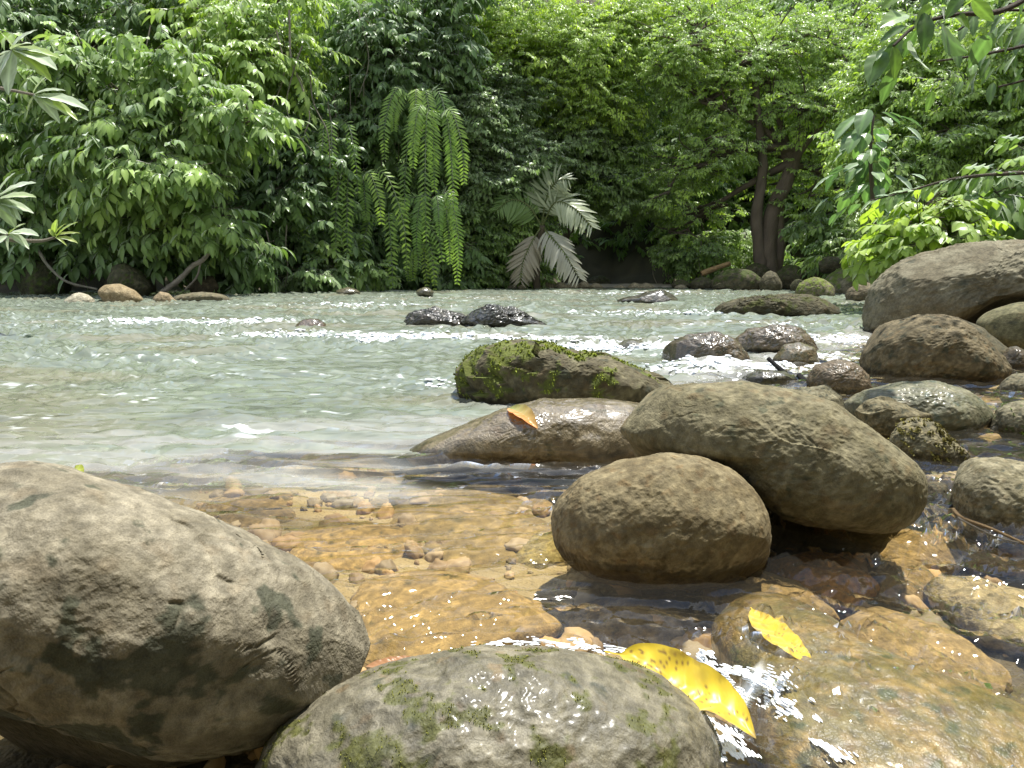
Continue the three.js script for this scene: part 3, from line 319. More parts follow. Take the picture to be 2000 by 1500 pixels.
boulder('boulder', 'dark jagged rock awash in the far rapids beyond the midstream pair', { c:[1.682,0.049,-9.8],yaw:-0.17,pit:-0.04,o:[[-0.434,-0.026],[-0.126,0.048],[0.191,0.114],[0.428,-0],[0.387,-0.097],[-0.186,-0.115]], D: 0.35, N: 50, amp: 1.3, cA: [0.105, 0.0875, 0.0544], cB: [0.0568, 0.0477, 0.0288], mat: WETFAR });
boulder('boulder', 'tiny dark rock off the far bank beside the low shrub', { c:[-4.727,0.012,-13.5],yaw:0.337,pit:-0.031,o:[[-0.168,0.001],[-0.126,0.027],[-0.065,0.052],[0.003,0.059],[0.077,0.049],[0.143,0.018],[0.168,-0.014],[0.133,-0.05],[-0.003,-0.059],[-0.13,-0.047]], D: 0.15, N: 26, cA: [0.105, 0.0875, 0.0512], mat: WETFAR });
boulder('boulder', 'low brown rock off the far bank right of the low shrub', { c:[-2.642,0.057,-12.5],yaw:0.208,pit:-0.031,o:[[-0.201,0.001],[-0.152,0.03],[-0.079,0.059],[0.002,0.067],[0.091,0.056],[0.171,0.021],[0.202,-0.015],[0.16,-0.056],[-0.002,-0.067],[-0.155,-0.053]], D: 0.2, N: 30, cA: [0.162, 0.136, 0.0768], mat: WETFAR });
boulder('boulder', 'tiny dark rock in front of the pale gravel bar', { c:[1.248,0.007,-14],yaw:-0.089,pit:-0.032,o:[[-0.138,-0.001],[-0.105,0.018],[-0.056,0.035],[-0.001,0.041],[0.06,0.035],[0.116,0.014],[0.138,-0.008],[0.111,-0.033],[0.001,-0.041],[-0.105,-0.034]], D: 0.12, N: 26, cA: [0.0811, 0.0716, 0.0448], mat: WETFAR });
boulder('boulder', 'glassy hump of rock sheeted by water behind the mossy boulder', { c:[0.675,-0.007,-4.3],yaw:-0.156,pit:-0.105,o:[[-0.114,-0.002],[-0.087,0.025],[-0.047,0.051],[-0.001,0.06],[0.049,0.051],[0.095,0.021],[0.113,-0.011],[0.092,-0.047],[0.001,-0.06],[-0.085,-0.05]], D: 0.14, N: 50, amp: 0.6, cA: [0.162, 0.151, 0.0894], cB: [0.105, 0.0955, 0.0576], mat: WET });
const ordinal = ['first', 'second', 'third', 'fourth', 'fifth', 'sixth', 'seventh', 'eighth', 'ninth', 'tenth', 'eleventh', 'twelfth', 'thirteenth', 'fourteenth'];
const barRank = [3,4,5,7,8,9,6,11,12,10,1,0,13,2], bankRank = [6,8,9,4,11,3,5,7,10,12,2,0,1];
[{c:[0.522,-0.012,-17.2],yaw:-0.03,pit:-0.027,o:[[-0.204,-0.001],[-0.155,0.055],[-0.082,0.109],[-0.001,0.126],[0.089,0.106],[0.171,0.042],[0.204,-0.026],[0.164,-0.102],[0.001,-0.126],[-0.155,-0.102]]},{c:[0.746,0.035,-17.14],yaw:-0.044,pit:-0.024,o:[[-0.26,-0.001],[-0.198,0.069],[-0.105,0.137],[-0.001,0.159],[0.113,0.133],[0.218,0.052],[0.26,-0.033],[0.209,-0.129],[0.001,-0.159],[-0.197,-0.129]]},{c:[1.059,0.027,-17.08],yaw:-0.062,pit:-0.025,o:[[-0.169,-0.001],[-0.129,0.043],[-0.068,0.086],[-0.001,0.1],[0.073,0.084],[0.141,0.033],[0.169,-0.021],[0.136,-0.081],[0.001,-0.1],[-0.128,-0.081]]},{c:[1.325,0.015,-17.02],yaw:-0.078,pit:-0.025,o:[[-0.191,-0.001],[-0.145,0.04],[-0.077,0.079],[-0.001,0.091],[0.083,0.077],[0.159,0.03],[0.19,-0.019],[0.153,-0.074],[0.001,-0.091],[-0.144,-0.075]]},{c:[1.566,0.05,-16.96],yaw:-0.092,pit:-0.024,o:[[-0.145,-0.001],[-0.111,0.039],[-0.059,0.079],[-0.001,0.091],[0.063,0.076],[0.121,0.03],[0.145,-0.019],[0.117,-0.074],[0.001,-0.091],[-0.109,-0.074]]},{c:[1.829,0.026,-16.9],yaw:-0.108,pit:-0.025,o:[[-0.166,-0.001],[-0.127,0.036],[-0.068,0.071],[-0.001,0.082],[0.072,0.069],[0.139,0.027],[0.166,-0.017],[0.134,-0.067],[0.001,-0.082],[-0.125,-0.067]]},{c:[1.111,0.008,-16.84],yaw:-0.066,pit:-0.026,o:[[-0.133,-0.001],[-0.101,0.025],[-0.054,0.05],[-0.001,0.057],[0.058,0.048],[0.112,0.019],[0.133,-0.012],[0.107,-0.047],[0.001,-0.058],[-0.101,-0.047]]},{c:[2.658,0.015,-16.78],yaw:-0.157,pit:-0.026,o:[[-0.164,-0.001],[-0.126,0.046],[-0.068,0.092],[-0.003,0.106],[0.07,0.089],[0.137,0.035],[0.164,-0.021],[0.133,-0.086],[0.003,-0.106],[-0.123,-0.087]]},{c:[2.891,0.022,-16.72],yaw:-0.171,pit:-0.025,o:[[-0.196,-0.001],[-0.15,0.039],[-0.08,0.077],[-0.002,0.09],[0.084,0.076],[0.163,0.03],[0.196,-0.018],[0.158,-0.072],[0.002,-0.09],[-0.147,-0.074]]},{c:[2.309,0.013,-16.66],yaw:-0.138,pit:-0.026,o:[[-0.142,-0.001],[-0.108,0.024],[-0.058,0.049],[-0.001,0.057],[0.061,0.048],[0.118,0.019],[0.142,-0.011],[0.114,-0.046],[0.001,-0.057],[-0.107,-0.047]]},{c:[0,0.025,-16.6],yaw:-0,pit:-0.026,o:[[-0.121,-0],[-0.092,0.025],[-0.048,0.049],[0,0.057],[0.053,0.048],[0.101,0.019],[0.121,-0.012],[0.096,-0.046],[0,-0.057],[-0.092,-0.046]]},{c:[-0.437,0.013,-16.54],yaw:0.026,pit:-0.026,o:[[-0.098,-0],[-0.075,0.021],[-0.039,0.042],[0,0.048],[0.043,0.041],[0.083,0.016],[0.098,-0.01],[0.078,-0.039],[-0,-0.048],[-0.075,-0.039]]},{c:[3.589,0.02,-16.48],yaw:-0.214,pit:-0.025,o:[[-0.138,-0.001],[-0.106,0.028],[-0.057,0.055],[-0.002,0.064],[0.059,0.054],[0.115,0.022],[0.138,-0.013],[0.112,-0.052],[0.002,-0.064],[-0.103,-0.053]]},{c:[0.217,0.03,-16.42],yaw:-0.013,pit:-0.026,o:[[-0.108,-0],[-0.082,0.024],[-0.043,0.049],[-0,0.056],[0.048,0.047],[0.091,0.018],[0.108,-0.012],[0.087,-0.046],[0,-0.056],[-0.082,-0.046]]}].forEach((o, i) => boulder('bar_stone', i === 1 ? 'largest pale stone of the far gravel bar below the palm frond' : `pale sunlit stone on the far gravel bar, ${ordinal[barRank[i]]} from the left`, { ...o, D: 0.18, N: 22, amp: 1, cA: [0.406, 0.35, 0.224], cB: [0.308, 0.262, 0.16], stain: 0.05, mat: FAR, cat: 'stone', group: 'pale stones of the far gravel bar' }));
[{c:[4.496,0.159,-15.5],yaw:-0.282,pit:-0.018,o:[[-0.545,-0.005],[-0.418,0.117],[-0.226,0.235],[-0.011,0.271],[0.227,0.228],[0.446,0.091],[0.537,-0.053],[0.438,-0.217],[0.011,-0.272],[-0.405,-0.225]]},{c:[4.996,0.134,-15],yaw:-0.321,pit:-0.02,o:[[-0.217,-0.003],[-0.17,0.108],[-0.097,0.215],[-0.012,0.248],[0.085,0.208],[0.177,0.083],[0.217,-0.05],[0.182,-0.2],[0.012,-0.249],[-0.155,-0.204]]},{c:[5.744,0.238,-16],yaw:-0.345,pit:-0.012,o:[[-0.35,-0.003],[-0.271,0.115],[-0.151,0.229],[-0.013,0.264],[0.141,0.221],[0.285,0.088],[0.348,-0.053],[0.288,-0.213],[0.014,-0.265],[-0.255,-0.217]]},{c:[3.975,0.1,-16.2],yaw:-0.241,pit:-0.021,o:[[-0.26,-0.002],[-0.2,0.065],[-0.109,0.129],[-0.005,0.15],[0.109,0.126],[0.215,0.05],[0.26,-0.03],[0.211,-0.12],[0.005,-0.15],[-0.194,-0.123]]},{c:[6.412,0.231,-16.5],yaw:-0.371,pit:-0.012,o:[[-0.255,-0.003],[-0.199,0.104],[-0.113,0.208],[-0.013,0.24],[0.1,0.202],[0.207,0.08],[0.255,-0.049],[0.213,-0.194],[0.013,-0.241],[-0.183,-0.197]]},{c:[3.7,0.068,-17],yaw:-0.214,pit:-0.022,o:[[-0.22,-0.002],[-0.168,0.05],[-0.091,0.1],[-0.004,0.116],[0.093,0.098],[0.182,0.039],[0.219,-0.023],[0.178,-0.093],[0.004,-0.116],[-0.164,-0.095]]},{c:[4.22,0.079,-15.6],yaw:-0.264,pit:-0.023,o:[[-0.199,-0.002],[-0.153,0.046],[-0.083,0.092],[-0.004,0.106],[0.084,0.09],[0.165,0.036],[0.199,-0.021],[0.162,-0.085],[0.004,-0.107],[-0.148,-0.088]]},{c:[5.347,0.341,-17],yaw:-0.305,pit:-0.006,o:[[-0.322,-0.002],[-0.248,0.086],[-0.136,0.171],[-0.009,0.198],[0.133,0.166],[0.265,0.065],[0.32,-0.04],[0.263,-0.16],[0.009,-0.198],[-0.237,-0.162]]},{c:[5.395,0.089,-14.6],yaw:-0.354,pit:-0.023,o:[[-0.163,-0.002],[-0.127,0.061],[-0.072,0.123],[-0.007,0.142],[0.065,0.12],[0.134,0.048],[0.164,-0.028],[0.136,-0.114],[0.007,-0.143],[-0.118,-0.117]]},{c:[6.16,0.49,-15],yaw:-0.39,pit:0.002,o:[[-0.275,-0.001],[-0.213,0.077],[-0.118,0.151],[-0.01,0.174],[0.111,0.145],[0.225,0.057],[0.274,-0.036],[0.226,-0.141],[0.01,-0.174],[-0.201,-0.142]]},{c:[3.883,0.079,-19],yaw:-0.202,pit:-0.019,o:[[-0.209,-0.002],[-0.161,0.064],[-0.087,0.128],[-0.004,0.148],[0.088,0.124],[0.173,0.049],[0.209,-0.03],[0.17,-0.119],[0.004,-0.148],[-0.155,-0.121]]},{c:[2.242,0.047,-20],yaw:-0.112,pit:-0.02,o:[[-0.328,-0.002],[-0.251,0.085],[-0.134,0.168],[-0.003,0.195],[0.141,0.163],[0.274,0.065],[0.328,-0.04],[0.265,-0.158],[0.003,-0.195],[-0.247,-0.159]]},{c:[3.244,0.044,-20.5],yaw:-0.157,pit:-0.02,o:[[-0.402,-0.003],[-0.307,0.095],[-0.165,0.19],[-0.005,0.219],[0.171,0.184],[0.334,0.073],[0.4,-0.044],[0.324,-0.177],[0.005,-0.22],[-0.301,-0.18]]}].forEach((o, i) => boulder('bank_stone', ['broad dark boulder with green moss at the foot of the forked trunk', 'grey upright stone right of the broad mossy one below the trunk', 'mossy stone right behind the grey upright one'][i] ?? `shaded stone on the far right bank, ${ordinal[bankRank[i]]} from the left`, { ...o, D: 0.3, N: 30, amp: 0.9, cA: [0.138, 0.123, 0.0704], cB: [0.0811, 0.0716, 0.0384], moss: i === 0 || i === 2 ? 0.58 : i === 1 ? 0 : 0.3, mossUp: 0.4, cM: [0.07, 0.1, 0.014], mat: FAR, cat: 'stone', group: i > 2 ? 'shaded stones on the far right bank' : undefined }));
const subs = [
['S1',{c:[-0.498,-0.122,-2.129],plan:1,o:[[-0.146,-0.065],[-0.154,0.211],[-0.071,0.333],[0.065,0.226],[0.181,-0.002],[0.172,-0.207],[0.035,-0.274],[-0.083,-0.223]]}],['S2',{c:[-0.321,-0.102,-1.456],plan:1,o:[[-0.143,-0.004],[-0.112,0.099],[0.019,0.137],[0.136,0.063],[0.132,-0.051],[0.046,-0.131],[-0.077,-0.114]]}],['S3',{c:[-0.083,-0.102,-1.616],plan:1,o:[[-0.231,0.164],[-0.124,0.376],[0.036,0.319],[0.15,0.096],[0.198,-0.1],[0.16,-0.243],[0.05,-0.299],[-0.075,-0.229],[-0.165,-0.083]]}],['S4',{c:[-0.104,-0.082,-1.108],plan:1,o:[[-0.156,-0.016],[-0.145,0.114],[-0.055,0.19],[0.072,0.138],[0.159,0.045],[0.178,-0.035],[0.078,-0.114],[-0.021,-0.169],[-0.11,-0.154]]}],['S5',{c:[0.07,-0.102,-1.419],plan:1,o:[[-0.092,-0.039],[-0.022,0.082],[0.062,0.072],[0.068,-0.015],[-0.017,-0.1]]}],['S6',{c:[0.161,-0.102,-1.307],plan:1,o:[[-0.069,0.064],[-0.018,0.109],[0.078,0.1],[0.072,-0.079],[0.01,-0.109],[-0.073,-0.084]]}],['S7',{c:[0.321,-0.082,-1.283],plan:1,o:[[-0.054,-0.007],[-0.007,0.056],[0.045,0.047],[0.039,-0.032],[-0.023,-0.064]]}],['S8',{c:[0.522,-0.072,-1.235],plan:1,o:[[-0.074,0.056],[-0.009,0.098],[0.068,0.076],[0.082,-0.039],[0.007,-0.11],[-0.074,-0.08]]}],['S9',{c:[0.416,-0.082,-1.313],plan:1,o:[[-0.06,-0.002],[0.003,0.061],[0.065,0.047],[0.034,-0.044],[-0.043,-0.062]]}],['S10',{c:[0.754,-0.082,-1.378],plan:1,o:[[-0.115,-0.006],[0.02,0.1],[0.111,0.047],[0.057,-0.055],[-0.073,-0.087]]}],['S11',{c:[0.74,-0.072,-1.106],plan:1,o:[[-0.065,0.112],[0.022,0.117],[0.101,-0.009],[0.012,-0.134],[-0.07,-0.084]]}],['S12',{c:[0.56,-0.082,-0.991],plan:1,o:[[-0.102,0.063],[0.005,0.146],[0.072,0.049],[0.09,-0.073],[0.009,-0.126],[-0.074,-0.059]]}],['S13',{c:[0.93,-0.082,-1.412],plan:1,o:[[-0.078,0.061],[0.06,0.133],[0.134,0.034],[0,-0.12],[-0.117,-0.107]]}],['S14',{c:[0.402,-0.072,-1.144],plan:1,o:[[-0.096,0.031],[0.007,0.116],[0.071,0.042],[0.087,-0.068],[0.006,-0.087],[-0.075,-0.034]]}],['S15',{c:[-0.089,-0.122,-2.058],plan:1,o:[[-0.114,0.047],[-0.02,0.181],[0.087,0.112],[0.119,-0.073],[0.012,-0.165],[-0.084,-0.101]]}],['S16',{c:[0.056,-0.112,-1.788],plan:1,o:[[-0.065,-0.006],[-0.004,0.146],[0.055,0.092],[0.038,-0.095],[-0.024,-0.137]]}],['S17',{c:[-0.603,-0.112,-1.699],plan:1,o:[[-0.138,-0.013],[-0.112,0.173],[0.073,0.099],[0.14,-0.093],[0.037,-0.167]]}],['S18',{c:[0.181,-0.102,-1.119],plan:1,o:[[-0.117,0.037],[-0.015,0.092],[0.105,0.058],[0.118,-0.042],[0.004,-0.086],[-0.096,-0.06]]}],['S19',{c:[0.668,-0.092,-1.252],plan:1,o:[[-0.03,0.072],[0.073,0.086],[0.066,-0.006],[-0.032,-0.098],[-0.077,-0.053]]}],['S20',{c:[1.852,-0.102,-3.16],plan:1,o:[[-0.081,0.387],[0.02,0.216],[0.363,0.216],[0.134,-0.214],[-0.156,-0.391],[-0.282,-0.214]]}],['S21',{c:[1.497,-0.092,-2.23],plan:1,o:[[-0.091,0.101],[0.188,0.275],[0.148,0.023],[-0.072,-0.246],[-0.173,-0.153]]}],['S22',{c:[-0.295,-0.122,-1.711],plan:1,o:[[-0.084,0.008],[-0.024,0.147],[0.062,0.052],[0.067,-0.094],[-0.02,-0.112]]}]
];
const subLabel = { S1: 'golden stone under water, farthest of the amber ones in the pool', S2: 'bright amber stone under water beside the huge left boulder', S3: 'large brown slab under water left of the egg-like boulder', S4: 'wide ochre slab under water between the two nearest boulders', S5: 'small yellowish stone under water at the left foot of the egg-like boulder', S6: 'squarish pinkish slab under water in front of the egg-like boulder', S7: 'small tan stone awash in front of the egg-like boulder', S8: 'rusty orange flat stone in the shallow run below the bean-shaped boulder', S9: 'small olive stone under water right of the small tan one', S10: 'brown flat stone under water below the right end of the bean-shaped boulder', S11: 'cream coloured stone under running water at the right edge', S12: 'pale ochre stone under running water beside the olive slab', S13: 'orange-brown stone under water beside the stranded reeds', S14: 'olive brown stone under water above the second yellow leaf', S15: 'brown stone under water in front of the flat wet boulder', S16: 'small dark stone under water touching the egg-like boulder', S17: 'dim stone under water just beyond the huge left boulder', S18: 'dark flat stone under the glittering ripples behind the big yellow leaf', S19: 'grey-brown stone under water right of the rusty orange one', S20: 'amber stone in shallow water behind the low grey-green boulder', S21: 'brown stone in shallow water near the pale stone at the right edge', S22: 'dim golden stone under water in the middle of the pool' };
const subCol = { S1: [0.45, 0.3, 0.1], S2: [0.46, 0.3, 0.1], S3: [0.36, 0.25, 0.09], S4: [0.42, 0.28, 0.1], S5: [0.38, 0.29, 0.1], S6: [0.36, 0.27, 0.14], S8: [0.42, 0.2, 0.04], S11: [0.46, 0.37, 0.2], S12: [0.4, 0.28, 0.12], S13: [0.38, 0.24, 0.09] };
for (const [k, o] of subs) { const c = subCol[k] ?? [0.34, 0.23, 0.09]; boulder('submerged_stone', subLabel[k], { ...o, D: 0.036, N: 50, p: 2.05, amp: 1.1, cA: c, cB: c.map((q) => q * 0.68), cS: [0.1, 0.08, 0.03], stain: 0.18, rust: 0.3, cat: 'stone', fine: 1.5, soft: 14 }); }
{ // pebbles of the bed
  const r = rngOf(31), peb = ball(6), G = new THREE.BufferGeometry(), p = new Float32Array(peb.dirs.length);
  for (let k = 0; k < p.length / 3; k++) { const d = peb.dirs.subarray(k * 3, k * 3 + 3), h = 1 + 0.22 * n3(d[0] * 1.3, d[1] * 1.3, d[2] * 1.3); p[k * 3] = d[0] * h; p[k * 3 + 1] = d[1] * h * 0.6; p[k * 3 + 2] = d[2] * h * 0.8; }
  G.setAttribute('position', new THREE.BufferAttribute(p, 3)); G.setIndex(new THREE.BufferAttribute(peb.idx, 1)); G.computeVertexNormals();
  const count = 5600, im = new THREE.InstancedMesh(G, new THREE.MeshStandardMaterial({ roughness: 0.7 }), count), m = new THREE.Matrix4(), q = new THREE.Quaternion(), e = new THREE.Euler(), c = new THREE.Color();
  for (let k = 0; k < count; k++) { const far = r() < 0.3, z = far ? -2 - 3 * r() : 0.1 - 2.3 * r(), x = far ? 0.6 + 2.6 * r() : -0.9 + 3 * r(), s = (0.005 + 0.03 * r() ** 4) * (far ? 1.5 : 1); m.compose(new THREE.Vector3(x, groundY(x, z) + s * 0.2, z), q.setFromEuler(e.set(r() * 0.8, r() * 6.3, r() * 0.8)), new THREE.Vector3(s * (0.8 + 0.6 * r()), s, s)); im.setMatrixAt(k, m); const t = r(), w = 0.4 + 0.6 * r(); im.setColorAt(k, c.setRGB(mix(0.3, 0.42, t) * w, mix(0.24, 0.25, t) * w, mix(0.15, 0.09, t) * w)); }
  im.name = 'bed_pebble'; tag(im, 'pebbles and grit strewn over the shallow river bed', 'pebbles', null, 'stuff'); im.receiveShadow = true; scene.add(im);
}

// ---------- fallen leaves, sticks, reeds ----------
function leafStrip(pts, wid, o = {}) { // a real leaf along a midrib, cupped and wavy
  const P = new THREE.CatmullRomCurve3(pts.map(V)).getSpacedPoints(o.n ?? 64), n = P.length - 1, G = new Geo(), up = V(o.up ?? [0, 1, 0.3]).normalize(), t = new THREE.Vector3(), s = new THREE.Vector3(), u = new THREE.Vector3(), m = o.m ?? 10;
  for (let i = 0; i <= n; i++) {
    const k = i / n, stem = o.stem ?? 0.12, q = (k - stem) / (1 - stem), w = wid * (q <= 0 ? 0.035 : Math.max(0.035 * (1 - q), Math.pow(Math.sin(Math.PI * Math.pow(q, 0.82)), 0.85)));
    t.subVectors(P[Math.min(n, i + 1)], P[Math.max(0, i - 1)]).normalize(); s.crossVectors(t, up).normalize(); u.crossVectors(s, t);
    for (let j = -m; j <= m; j++) {
      const a = j / m, bend = (o.cup ?? 0.25) * a * a * w + 0.06 * w * Math.sin(k * 26 + a * 2) * Math.abs(a) + 0.05 * w * Math.abs(Math.sin(k * 30 + Math.abs(a) * 2.6)) - (o.twist ?? 0) * a * w * k, x = P[i].x + s.x * a * w + u.x * bend, y = P[i].y + s.y * a * w + u.y * bend, z = P[i].z + s.z * a * w + u.z * bend;
      G.v(x, y, z, o.col(k, a, x, y, z), k, a);
    }
    if (i) { const r = 2 * m + 1, b = i * r; for (let j = 0; j < 2 * m; j++) G.q(b - r + j, b - r + j + 1, b + j + 1, b + j); }
  }
  return G.build();
}
const leafMat = (o = {}) => new THREE.MeshPhysicalMaterial({ vertexColors: true, color: o.c ?? 0xffffff, roughness: 1, transmission: o.t ?? 0.4, thickness: 0, clearcoat: o.coat ?? 0.5, clearcoatRoughness: o.cr ?? 0.3, side: THREE.DoubleSide });
const caster = new THREE.Raycaster(), DOWN = new THREE.Vector3(0, -1, 0);
function restOn(rock, p, lift = 0.003) { rock.updateMatrixWorld(); caster.set(new THREE.Vector3(p[0], 2, p[2]), DOWN); const h = caster.intersectObject(rock, false)[0]; if (!h) return p; const n = h.face.normal; return [h.point.x + n.x * lift, h.point.y + n.y * lift, h.point.z + n.z * lift]; } // the spot of the rock's surface where a leaf lies
const dryLeaf = leafMat({ t: 0.3, coat: 0.35 });
const yellow = (spot) => (k, a, x, y, z) => { const s = sstep(0.62, 0.72, n3(x * 150, y * 150, z * 210 + spot)) * sstep(0.0, 0.3, n3(x * 24, y * 24, z * 24 + spot)) * 0.9 + sstep(0.93, 0.98, k) * 0.7, e = 0.12 * n3(x * 40, y * 40, z * 40); const vein = 0.5 + 0.5 * Math.cos((k * 15 - Math.abs(a) * 1.6) * 6.283), rib = Math.abs(a) < 0.1 ? 1 : 0.5 * Math.pow(vein, 14), rim = sstep(0.85, 1.0, Math.abs(a) + 0.25 * n3(x * 60, y * 60, z * 60)); const b = clamp(s + 0.45 * rim * (n3(x * 25, y * 25, z * 25 + 7) > 0 ? 1 : 0.2)); return [mix(0.56 + e, 0.13, b) + 0.04 * rib, mix(0.4 + e * 0.8, 0.055, b) + 0.06 * rib, mix(0.012, 0.01, b) + 0.02 * rib]; };
top(new THREE.Mesh(leafStrip([...[[0.093,0.055,-0.72], [0.128,0.06,-0.705], [0.159,0.056,-0.69]].map((p) => restOn(mossyRock, p, 0.006)), [0.195,0.046,-0.67], [0.212,0.037,-0.645], [0.219,0.032,-0.635]], 0.027, { col: yellow(3), up: [0.25, 1, 0.75], stem: 0.1, cup: 0.3 }), dryLeaf), 'fallen_leaf', 'large bright yellow fallen leaf draped over the end of the mossy bottom boulder', 'leaf');
top(new THREE.Mesh(leafStrip([[0.308,0.016,-0.94], [0.312,0.014,-0.902], [0.321,0.013,-0.855], [0.332,0.011,-0.815], [0.335,0.009,-0.799]], 0.021, { col: yellow(9), up: [0, 1, 0.1], stem: 0.04, cup: 0.12 }), dryLeaf), 'fallen_leaf', 'wet yellow leaf lying on the olive slab in the lower right', 'leaf');
top(new THREE.Mesh(leafStrip([[-0.01,0.102,-1.86], [0.01,0.091,-1.83], [0.036,0.074,-1.79], [0.06,0.057,-1.76]].map((p) => restOn(flatRock, p, 0.005)), 0.022, { col: (k, a) => a > 0 ? [0.62, 0.2, 0.02] : [mix(0.2, 0.5, k), 0.26, 0.06], up: [0.1, 1, 0.9], stem: 0.03, cup: 0.45 }), dryLeaf), 'fallen_leaf', 'folded green and orange leaf on the flat wet boulder', 'leaf');
top(new THREE.Mesh(leafStrip([[-0.425,0.253,-0.72], [-0.417,0.258,-0.718], [-0.41,0.255,-0.716]], 0.006, { col: () => [0.3, 0.34, 0.03], up: [0, 1, 0.5] }), dryLeaf), 'leaf_scrap', 'tiny green leaf scrap on the crest of the huge left boulder', 'leaf');
top(new THREE.Mesh(leafStrip([[-0.162,0.012,-0.798], [-0.137,0.014,-0.801], [-0.093,0.012,-0.816]], 0.008, { col: () => [0.3, 0.14, 0.05], up: [0, 1, 0.2], stem: 0 }), dryLeaf), 'leaf_scrap', 'brown leaf strip stranded behind the mossy bottom boulder', 'leaf');
const bark = new THREE.MeshStandardMaterial({ vertexColors: true, color: new THREE.Color(0.16, 0.125, 0.085), roughness: 0.95, bumpMap: rep(gritBump, 3), bumpScale: 0.01 }), paleBark = bark.clone(), blackWood = bark.clone(), reed = bark.clone(), vineMat = bark.clone();
paleBark.color.setRGB(0.36, 0.31, 0.23); blackWood.color.setRGB(0.025, 0.022, 0.02); reed.color.setRGB(0.4, 0.26, 0.11); vineMat.color.setRGB(0.24, 0.22, 0.15);
const rod = (name, label, pts, r0, r1, mat, cat, group) => top(new THREE.Mesh(tube(pts, r0, r1, 7, 20, 1, 0.15), mat), name, label, cat, group);
rod('stick', 'black stick slanting out of the water beside the round reddish-brown boulder', [[1.071,0.073,-3.2],[1.109,0.032,-3.15],[1.151,-0.016,-3.1]], 0.009, 0.011, blackWood, 'stick');
rod('stick', 'short black stub of wood right of the slanting stick', [[1.165,0.018,-3.1],[1.176,-0,-3.08],[1.186,-0.018,-3.06]], 0.012, 0.014, blackWood, 'stick');
rod('reed', 'thicker tan reed stranded in front of the pale coarse boulder', [[0.761,0.037,-1.28],[0.754,0.035,-1.24],[0.781,0.029,-1.2],[0.816,0.017,-1.14]], 0.0035, 0.002, reed, 'reed');
rod('reed', 'thin pale reed beside the thicker tan one', [[0.755,0.032,-1.26],[0.746,0.036,-1.22],[0.777,0.023,-1.18],[0.823,0.02,-1.15]], 0.0016, 0.001, paleBark, 'reed');
rod('twig', 'thin brown twig at the waterline of the egg-like boulder', [[0.16,0.025,-1.08],[0.188,0.023,-1.08],[0.221,0.021,-1.07]], 0.003, 0.002, reed, 'twig');

// ---------- foliage ----------
function leafInto(G, M, L, W, droop, fold, nu, c) { // one leaf along +x of M
  const p = new THREE.Vector3(), ids = [];
  for (let i = 0; i <= nu; i++) { const t = i / nu, w = W * 0.5 * Math.pow(Math.sin(Math.PI * Math.pow(Math.min(0.985, t * 0.97 + 0.015), 0.8)), 0.9); for (const j of [-1, 0, 1]) { p.set(t * L, -droop * L * t * t + fold * Math.abs(j) * w, j * w).applyMatrix4(M); ids.push(G.v(p.x, p.y, p.z, j ? c : c * 1.25, t, j)); } }
  for (let i = 0; i < nu; i++) { const b = i * 3; G.q(ids[b], ids[b + 1], ids[b + 4], ids[b + 3]); G.q(ids[b + 1], ids[b + 2], ids[b + 5], ids[b + 4]); }
}
const m4 = (x, y, z, rx, ry, rz) => new THREE.Matrix4().compose(new THREE.Vector3(x, y, z), new THREE.Quaternion().setFromEuler(new THREE.Euler(rx, ry, rz, 'YZX')), new THREE.Vector3(1, 1, 1));
function sprig(seed, count, len, L, W, droop, spread) {
  const G = new Geo(), r = rngOf(seed); tubeInto(G, [[0, 0, 0], [len * 0.5, -len * 0.04, 0], [len, -len * 0.2, 0]], 0.005, 0.002, 3, 4, [0.6, 0.5, 0.35]);
  for (let k = 0; k < count; k++) { const t = 0.15 + 0.85 * (k / Math.max(1, count - 1)), s = k % 2 ? 1 : -1, last = k === count - 1, z = last ? 0.1 : s * (spread + 0.35 * (r() - 0.5)); leafInto(G, m4(t * len, -len * 0.2 * t * t, 0, (r() - 0.5) * 0.9, z, -0.15 - droop * r()), L * (0.75 + 0.4 * r()), W * (0.8 + 0.35 * r()), 0.18 + 0.2 * r(), 0.25, 4, 0.8 + 0.35 * r()); }
  return G.build();
}
function spray(seed, side, L, W) { // a flat, open spray of small leaves on forking twigs
  const G = new Geo(), r = rngOf(seed), len = 0.42; tubeInto(G, [[0, 0, 0], [len * 0.5, 0.01, 0], [len, -len * 0.12, 0]], 0.004, 0.0015, 3, 4, [0.5, 0.42, 0.3]);
  for (let b = 0; b < side; b++) { const s = b % 2 ? 1 : -1, t = 0.12 + 0.8 * (b / side), a = s * (0.75 + 0.4 * (r() - 0.5)), l = 0.22 * (1.1 - 0.6 * t) * (0.8 + 0.4 * r()), bx = t * len, by = -len * 0.12 * t * t, ex = bx + Math.cos(a) * l, ez = -Math.sin(a) * l, ey = by - 0.05 * r() + 0.03; tubeInto(G, [[bx, by, 0], [(bx + ex) / 2, (by + ey) / 2 + 0.01, ez / 2], [ex, ey, ez]], 0.0025, 0.001, 3, 3, [0.5, 0.42, 0.3]);
    for (let k = 0; k < 5; k++) { const q = 0.3 + 0.7 * k / 4, e = k % 2 ? 1 : -1; leafInto(G, m4(mix(bx, ex, q), mix(by, ey, q), mix(0, ez, q), (r() - 0.5) * 1.6, a + (k === 4 ? 0 : e * (0.7 + 0.5 * r())), -0.9 * r() + 0.1), L * (0.7 + 0.5 * r()), W * (0.8 + 0.4 * r()), 0.15 + 0.25 * r(), 0.2, 3, 0.75 + 0.5 * r()); } }
  return G.build();
}
